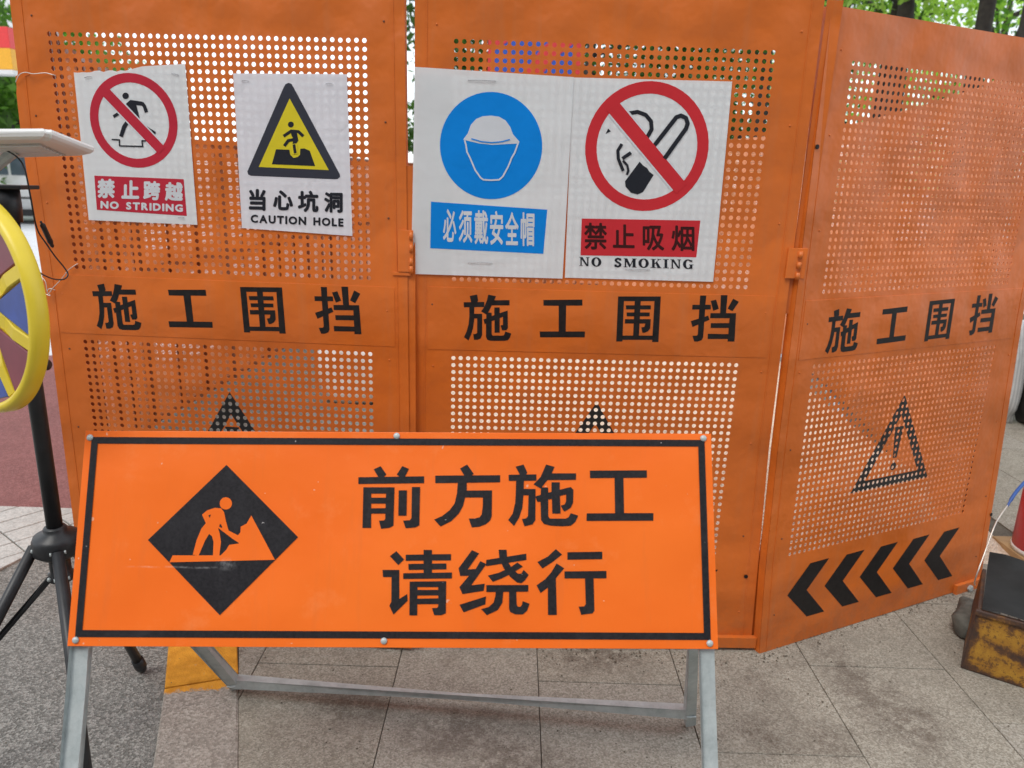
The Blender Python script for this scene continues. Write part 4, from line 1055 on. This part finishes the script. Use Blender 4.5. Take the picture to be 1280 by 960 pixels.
# red cylinder on a wooden base, behind
rc = thing('red_drum', 'red cylinder standing on a pale wooden base at the right edge', 'drum', loc=(2.12, 2.66, 0))
bm = new(); lathe(bm, [(.125, .035), (.128, .04), (.128, .27), (.12, .28)], 40, 'Z'); mesh_obj('drum_body', bm, simple('red_paint', (.50, .02, .03), .35, 0, .15, 10), rc, True)
bm = new(); lathe(bm, [(.131, .0355), (.131, .05), (.1285, .052)], 40, 'Z'); mesh_obj('rim_band', bm, M_PLWHITE, rc, True)
bm = new(); box(bm, (-.137, -.12, 0), (.2, .14, .034), .003); mesh_obj('wooden_base', bm, simple('raw_wood', (.42, .28, .14), .7, 0, .25, 12), rc)
# blue-sleeved steel wire
e0 = PM[2] @ L(46.0, 83.5, -.02)
wp_ = [e0, at_depth(1219,724,2.30), at_depth(1232,688,2.34), at_depth(1243,658,2.38), at_depth(1250,645,2.42), at_depth(1260,631,2.45)]
st = wire('steel_wire', wp_, .0024, 'pale steel wire running up from the fence foot to a blue sleeve', 'wire')
bm = new(); tube(bm, smooth_path([at_depth(1259,633,2.448), at_depth(1268,618,2.47), at_depth(1280,604,2.5), at_depth(1300,585,2.55), at_depth(1330,560,2.6)]), [.004]*3+[.0062]*18, 10); mesh_obj('blue_sleeve', bm, simple('blue_rubber', (.03, .10, .36), .4), st, True)
# pedestrian-side clutter at right: white striped sack and black bag
def blob(name, loc, s, mat, label, cat, seed=0, rot=0):
    bm = new(); bmesh.ops.create_icosphere(bm, subdivisions=4, radius=1); rr = random.Random(seed); ph = [rr.uniform(0, 6) for _ in range(6)]
    for v in bm.verts:
        x, y, z = v.co; k_ = 1+.07*math.sin(5*x+ph[0]+3*z)+.06*math.sin(7*y+ph[1]-4*z)+.03*math.sin(17*x+ph[2])*math.sin(13*z+ph[3])
        p = Vector((math.copysign(abs(x)**.7, x), math.copysign(abs(y)**.7, y), math.copysign(abs(z)**.8, z)))*k_
        v.co = Vector((p.x*s[0], p.y*s[1], max(p.z, -.82)*s[2]+.82*s[2]))
    o = mesh_obj(name, bm, mat, None, True); o.location = loc; o.rotation_euler = (0, 0, rot); return tag(o, label, cat)
g1 = on_ground(1272, 543); s_ = NT('striped_sack'); g_ = s_.coord(); wv = s_.n('ShaderNodeTexWave'); wv.inputs['Scale'].default_value = 14; s_.l(g_, wv.inputs[0])
M_SACK = s_.set(s_.ramp(wv.outputs[0], [(.45, (.45, .46, .46)), (.55, (.62, .63, .62))]), .7, 0, s_.bump(s_.noise(g_, 18, 5), .6, .01))
blob('woven_sack', (3.05, 4.55, 0), (.13, .12, .36), M_SACK, 'pale striped woven sack standing at the right edge behind the angled fence panel', 'sack', 4)
blob('black_bag', (3.30, 4.45, 0), (.16, .15, .40), M_RUBBER, 'black bag standing beside the pale striped sack at the right edge', 'bag', 9)

# ================================================================== inside the enclosure
bm = new(); nx, ny = 60, 60; gr = []
for j in range(ny+1):
    row = []
    for i in range(nx+1):
        x = -.75 + 2.75*i/nx; y = 2.62 + 3.9*j/ny
        e = min(1, max(0, (x+.72-(max(0, 3.4-y))*.35)/.7))*min(1, max(0, (2.05-x)/.4))*min(1, max(0, (y-2.65)/.5))*min(1, max(0, (6.5-y)/1.0))
        z = .42*e**.8*(.75+.25*math.sin(2.1*x+1.3)*math.cos(1.7*y)) + .02*math.sin(9*x+5*y)*e + random.uniform(-.006, .006)*e
        row.append(bm.verts.new((x, y, z)))
    gr.append(row)
for j in range(ny):
    for i in range(nx):
        if max(v.co.z for v in (gr[j][i], gr[j][i+1], gr[j+1][i+1], gr[j+1][i])) > .001: bm.faces.new((gr[j][i], gr[j][i+1], gr[j+1][i+1], gr[j+1][i]))
for v in [v for v in bm.verts if not v.link_faces]: bm.verts.remove(v)
sd = mesh_obj('sand_heap', bm, M_SAND, None, True); tag(sd, 'pale heap glimpsed through the lower holes of the middle panel', 'heap')
blob('white_sack', (-.95, 4.6, 0), (.26, .2, .24), simple('white_woven', (.75, .75, .72), .7, 0, .1, 20, .3), 'white sack on grey ground, glimpsed through the left panel’s lower holes', 'sack', 2)

# blue and red hoarding seen through the top holes of the middle panel
hd = thing('site_banner', 'blue and red banner on posts glimpsed through the top holes of the middle panel', 'banner', loc=(.2, 12.4, 0))
bm = new(); box(bm, (-.72, 0, 2.35), (.72, .03, 4.4)); mesh_obj('banner_sheet', bm, simple('banner_blue', (.03, .09, .42), .5), hd)
zb = 2.35
flat_obj('red_stripe', [rect(-.72, 2.35, -.62, 4.4), rect(.62, 2.35, .72, 4.4), [(-.62, 2.35), (-.35, 2.35), (.3, 3.2), (.62, 3.45), (.62, 3.75), (.1, 3.35)], [(-.62, 3.3), (-.3, 3.5), (.62, 4.1), (.62, 4.3), (-.62, 3.6)], rect(.1, 2.35, .62, 2.6)], idf, -.004, simple('banner_red', (.62, .04, .04), .5), hd, .0005)
for x in (-.66, .66):
    bm = new(); lathe(bm, [(.035, 0), (.035, 4.4)], 10, 'Z', (x, .07, 0)); mesh_obj('post', bm, M_GALV, hd)

# ================================================================== trees
def mat_leaf(name, c1, c2):
    s = NT(name); oi = s.n('ShaderNodeNewGeometry').outputs['Random Per Island']
    c = s.ramp(oi, [(0, c1), (1, c2)]); s.set(c, .5)
    t = s.n('ShaderNodeBsdfTranslucent'); s.l(s.mix(1, c, (1.7, 2.2, .8), 'MULTIPLY'), t.inputs[0])
    mx = s.n('ShaderNodeMixShader'); mx.inputs[0].default_value = .6
    s.l(s.b.outputs[0], mx.inputs[1]); s.l(t.outputs[0], mx.inputs[2]); s.l(mx.outputs[0], s.out.inputs[0]); return s.m
M_LEAF = [mat_leaf('leaf_bright', (.19, .28, .06), (.38, .47, .14)), mat_leaf('leaf_mid', (.045, .10, .018), (.09, .17, .03)), mat_leaf('leaf_dark', (.025, .055, .012), (.06, .11, .025))]
M_BARK = simple('bark', (.045, .037, .030), .85, 0, .4, 14, .8, 30)
def tree(x, y, h, cr, z0, label, leaf=0, nl=2600, lean=(0, 0), tr=.10, fork=False, group='trees beyond the fence', ls=.09):
    t = thing('tree', label, 'tree', loc=(x, y, 0), group=group)
    r = random.Random(int(x*100+y*7)); bm = new()
    top = Vector((lean[0], lean[1], h*.75))
    tube(bm, [Vector((0, 0, -.03)), top*.3+Vector((0, 0, 0)), top*.62+Vector((r.uniform(-.1, .1), 0, 0)), top], [tr*1.15, tr, tr*.75, tr*.3], 10)
    clumps = []
    for i in range(9):
        s0 = top*r.uniform(max(.38, min(.85, (z0+.3)/h)), .95); a = r.uniform(0, 6.28); e = Vector((math.cos(a)*cr*r.uniform(.5, .9), math.sin(a)*cr*r.uniform(.5, .9), r.uniform(.1, .45)*cr))
        tube(bm, [s0, s0+e*.5+Vector((0, 0, .1)), s0+e], [tr*.45, tr*.28, tr*.08], 6); clumps.append(s0+e)
    mesh_obj('trunk', bm, M_BARK, t, True)
    cc = [(c, cr*r.uniform(.35, .55)) for c in clumps]
    for i in range(22):
        a = r.uniform(0, 6.28); q = r.uniform(0, 1)**.5*cr; cc.append((Vector((math.cos(a)*q+lean[0]*.6, math.sin(a)*q, r.uniform(z0, h))), cr*r.uniform(.22, .45)))
    q = np.random.default_rng(int(abs(x)*50+y)); per = nl//len(cc); V = []; F = []
    for c, rad in cc:
        d = q.normal(size=(per, 3)); d /= np.linalg.norm(d, axis=1)[:, None]; p = np.array(c)+d*(rad*q.uniform(.35, 1, size=(per, 1))**.6)
        a = q.normal(size=(per, 3)); a /= np.linalg.norm(a, axis=1)[:, None]; b = np.cross(a, q.normal(size=(per, 3))); b /= np.linalg.norm(b, axis=1)[:, None]
        sz = ls*q.uniform(.5, 1.2, size=(per, 1)); quad = np.stack([p-a*sz, p+b*sz*.5, p+a*sz, p-b*sz*.5], 1)
        i0 = len(V)
        V += [tuple(v) for v in quad.reshape(-1, 3)]; F += [(i0+4*i, i0+4*i+1, i0+4*i+2, i0+4*i+3) for i in range(per)]
    mesh_obj('crown', (V, [], F), M_LEAF[leaf], t)
    return t
def tx(u, y, v=20): return at_depth(u, v, y).x
T = [(tx(1050,13), 13, 8, 1.7, 5.2, 'slim tree behind the fence corner, its trunk just right of the seam', 0, (0, 0), .10),
     (tx(1108,12), 12, 8, 1.7, 5.0, 'leftmost of the two close trunks beyond the angled panel', 0, (.3, 0), .12),
     (tx(1141,11.5), 11.5, 8, 1.6, 5.0, 'tree with a thick dark trunk right beside the forked gap of sky', 0, (-.3, 0), .15),
     (tx(1200,11), 11, 8, 1.7, 4.8, 'tree with a trunk leaning to the right above the angled panel', 0, (1.5, 0), .12),
     (tx(1238,10.5), 10.5, 8, 1.7, 4.8, 'tree with a straight dark trunk above the angled panel', 0, (-.2, 0), .13),
     (tx(1283,10), 10, 8, 1.6, 4.8, 'tree at the far right edge above the angled panel', 1, (.1, 0), .12),
     (tx(960,14), 14, 7, 2.0, 1.0, 'dense dark tree glimpsed through the right top holes of the middle panel', 2, (0, 0), .14),
     (tx(860,16), 16, 7.5, 2.1, 1.2, 'tree with gaps of sky, glimpsed above the no-smoking poster', 2, (0, 0), .14),
     (tx(745,15), 15, 7, 2.2, .9, 'dark tree right of the blue and red banner', 2, (0, 0), .14),
     (tx(625,16.5), 16.5, 7, 2.0, .9, 'dark tree just behind the blue and red banner', 2, (0, 0), .14),
     (tx(560,15.5), 15.5, 6.5, 1.1, 1.0, 'dark tree left of the blue and red banner', 2, (0, 0), .13),
     (tx(1120,19), 19, 8, 2.8, 1.2, 'broad bright green tree in the second row beyond the angled panel', 0, (0, 0), .16),
     (tx(1260,19), 19, 8, 3.0, 1.2, 'broad bright green tree in the second row at the right edge', 0, (0, 0), .16),
     (tx(1400,16), 16, 8, 2.8, 1.2, 'broad leafy tree beyond the right edge of the enclosure', 1, (0, 0), .16),
     (tx(1010,21), 21, 8, 2.8, 1.0, 'broad green tree in the second row behind the fence corner', 1, (0, 0), .16)]
for x, y, h, cr, z0, lab, lf_, lean, tr in T:
    tree(x, y, h, cr, z0, lab, lf_, 3600 if y < 17 else 5200, lean, tr, ls=.07 if y < 14 else .095)
for (u, y, h, cr, lab) in ((10, 24, 5.6, 3.2, 'leafy street tree seen between the red and yellow canopy and the white car'), (-60, 20, 5.0, 2.6, 'leafy street tree behind the warning wheel'), (75, 30, 5.4, 2.4, 'small street tree glimpsed through the top left holes')):
    tree(tx(u, y, 120), y, h, cr, .9, lab, 1, 6000, (0, 0), .16, group='street trees on the left', ls=.16)

# ================================================================== far street on the left
# petrol-station style canopy with red and yellow bands
pz = at_depth(0, 60, 16)
cz = thing('canopy', 'roadside canopy edge striped red above yellow at the top left', 'canopy', loc=(pz.x-4.2, 16, 0))
zr0, zr1, zr2 = at_depth(5, 87, 16).z, at_depth(5, 60, 16).z, at_depth(5, 33, 16).z
for nm, a, b, mt in (('yellow_band', zr0, zr1, simple('yellow_sheet', (.85, .42, .03), .4)), ('red_band', zr1, zr2, simple('red_sheet', (.75, .05, .05), .4)), ('grey_soffit', zr0-.09, zr0, M_PLWHITE)):
    bm = new(); box(bm, (-2.5, 0, a+.002), (4.40, .35, b), .01); mesh_obj(nm, bm, mt, cz)
for x in (-1.5, 1.0):
    bm = new(); lathe(bm, [(.12, 0), (.12, zr0-.09)], 14, 'Z', (x, .17, 0)); mesh_obj('column', bm, M_PLWHITE, cz, True)
# buildings
M_BLD = simple('pale_render', (.78, .78, .76), .8, 0, .06, .5); M_WIN = simple('window_glass', (.10, .13, .16), .12, 0, .3, 2)
def building(x0, x1, y, h, label, nx, nz, d=8):
    t = thing('building', label, 'building', loc=((x0+x1)/2, y, 0)); w2 = (x1-x0)/2
    bm = new(); box(bm, (-w2, 0, 0), (w2, d, h)); mesh_obj('wall', bm, M_BLD, t)
    bm = new(); box(bm, (-w2-.2, -.2, h), (w2+.2, d+.2, h+.35)); mesh_obj('roof', bm, M_BLD, t)
    for i in range(nx):
        for j in range(nz):
            cx = -w2+(i+.5)*2*w2/nx; z = .9+j*3.0
            bm = new(); box(bm, (cx-.75, -.06, z-.08), (cx+.75, -.001, z+1.6)); fr = mesh_obj('window', bm, M_PLWHITE, t)
            bm = new(); box(bm, (cx-.65, -.075, z+.02), (cx-.03, -.0605, z+1.5)); box(bm, (cx+.03, -.075, z+.02), (cx+.65, -.0605, z+1.5)); mesh_obj('pane', bm, M_WIN, fr)
bl = at_depth(5, 10, 45).x
building(bl-18, bl-1, 45, 11, 'pale multi-storey building behind the red and yellow canopy', 6, 3)
# white car
cp = on_ground(22, 276); 
car = thing('parked_car', 'white van parked across the road behind the tripod pole', 'van', loc=(cp.x+.9, cp.y, -.02)); car.rotation_euler = (0, 0, .08)
M_CARP = simple('white_car_paint', (.80, .80, .80), .2, 0, .03, 3)
prof = [(-2.2, .35), (-2.25, .8), (-2.1, 1.0), (-1.75, 1.15), (-1.2, 1.85), (-.9, 1.95), (2.1, 1.95), (2.25, 1.8), (2.3, .9), (2.28, .35)]
bm = new(); A = [bm.verts.new((x, -.85, z)) for x, z in prof]; f = bm.faces.new(A); r_ = bmesh.ops.extrude_face_region(bm, geom=[f])
for v in r_['geom']:
    if isinstance(v, bmesh.types.BMVert): v.co.y = .85
bmesh.ops.bevel(bm, geom=[e for e in bm.edges], offset=.06, segments=2, affect='EDGES'); mesh_obj('body', bm, M_CARP, car, True)
for x0, x1 in ((-1.25, -.45), (-.38, .75), (.82, 2.0)):
    bm = new(); box(bm, (x0, -.862, 1.18), (x1, -.852, 1.75), .01); mesh_obj('window', bm, M_WIN, car)
for x in (-1.45, 1.45):
    bm = new(); lathe(bm, [(.32, -.9), (.33, -.87), (.33, -.68), (.30, -.66)], 26, 'Y', (x, 0, .33)); wl = mesh_obj('wheel', bm, M_PLBLACK, car, True)
    bm = new(); lathe(bm, [(.19, -.915), (.2, -.905)], 20, 'Y', (x, 0, .33)); mesh_obj('rim', bm, M_GALV, wl, True)
for z in (.62,):
    bm = new(); box(bm, (-2.1, -.872, z), (2.2, -.852, z+.04)); mesh_obj('side_trim', bm, M_PLBLACK, car)
bm = new(); box(bm, (-2.0, -.8, .2), (2.1, .8, .36)); mesh_obj('underbody', bm, M_PLBLACK, car)

# unseen long facade, added behind the viewer to keep low sky light off the fence
bm = new(); box(bm, (-30, -15, -.03), (30, -13, 11))
for i in range(14):
    for j in range(3): box(bm, (-28+4*i, -13, 1.2+3.2*j), (-26+4*i, -12.93, 3.0+3.2*j))
kind(mesh_obj('light_blocker_facade', bm, simple('light_blocker_render', (.22, .20, .18), .8, 0, .2, .4)), 'structure')

# grit, crumbs and dry leaf bits lying on the paving and asphalt
bm = new(); rg = random.Random(5)
def crumb(x, y, s_, flatk):
    h = s_*flatk; v = [bm.verts.new((x+s_*math.cos(a)*rg.uniform(.6, 1), y+s_*math.sin(a)*rg.uniform(.6, 1), .003)) for a in [rg.uniform(0, .9)+i*1.57 for i in range(4)]]
    t = bm.verts.new((x, y, .003+h))
    for i in range(4): bm.faces.new((v[i], v[(i+1) % 4], t))
for _ in range(520):
    x = rg.uniform(-1.6, 2.3); y = rg.uniform(1.35, 3.0)
    if x < 1.7 and y > 2.02+max(0, (x-.75))*.46: y = rg.uniform(1.4, 2.0)
    crumb(x, y, rg.uniform(.0012, .0042), rg.uniform(.3, .9))
for _ in range(260):                       # collected along the foot of the fence
    x = rg.uniform(.1, 1.65); y = 1.995+max(0, (x-.75))*.487 - abs(rg.gauss(0, .035))
    crumb(x, y, rg.uniform(.0015, .005), rg.uniform(.2, .8))
kind(mesh_obj('grit', bm, simple('grit', (.10, .085, .06), .9, 0, .5, 300)), 'stuff')
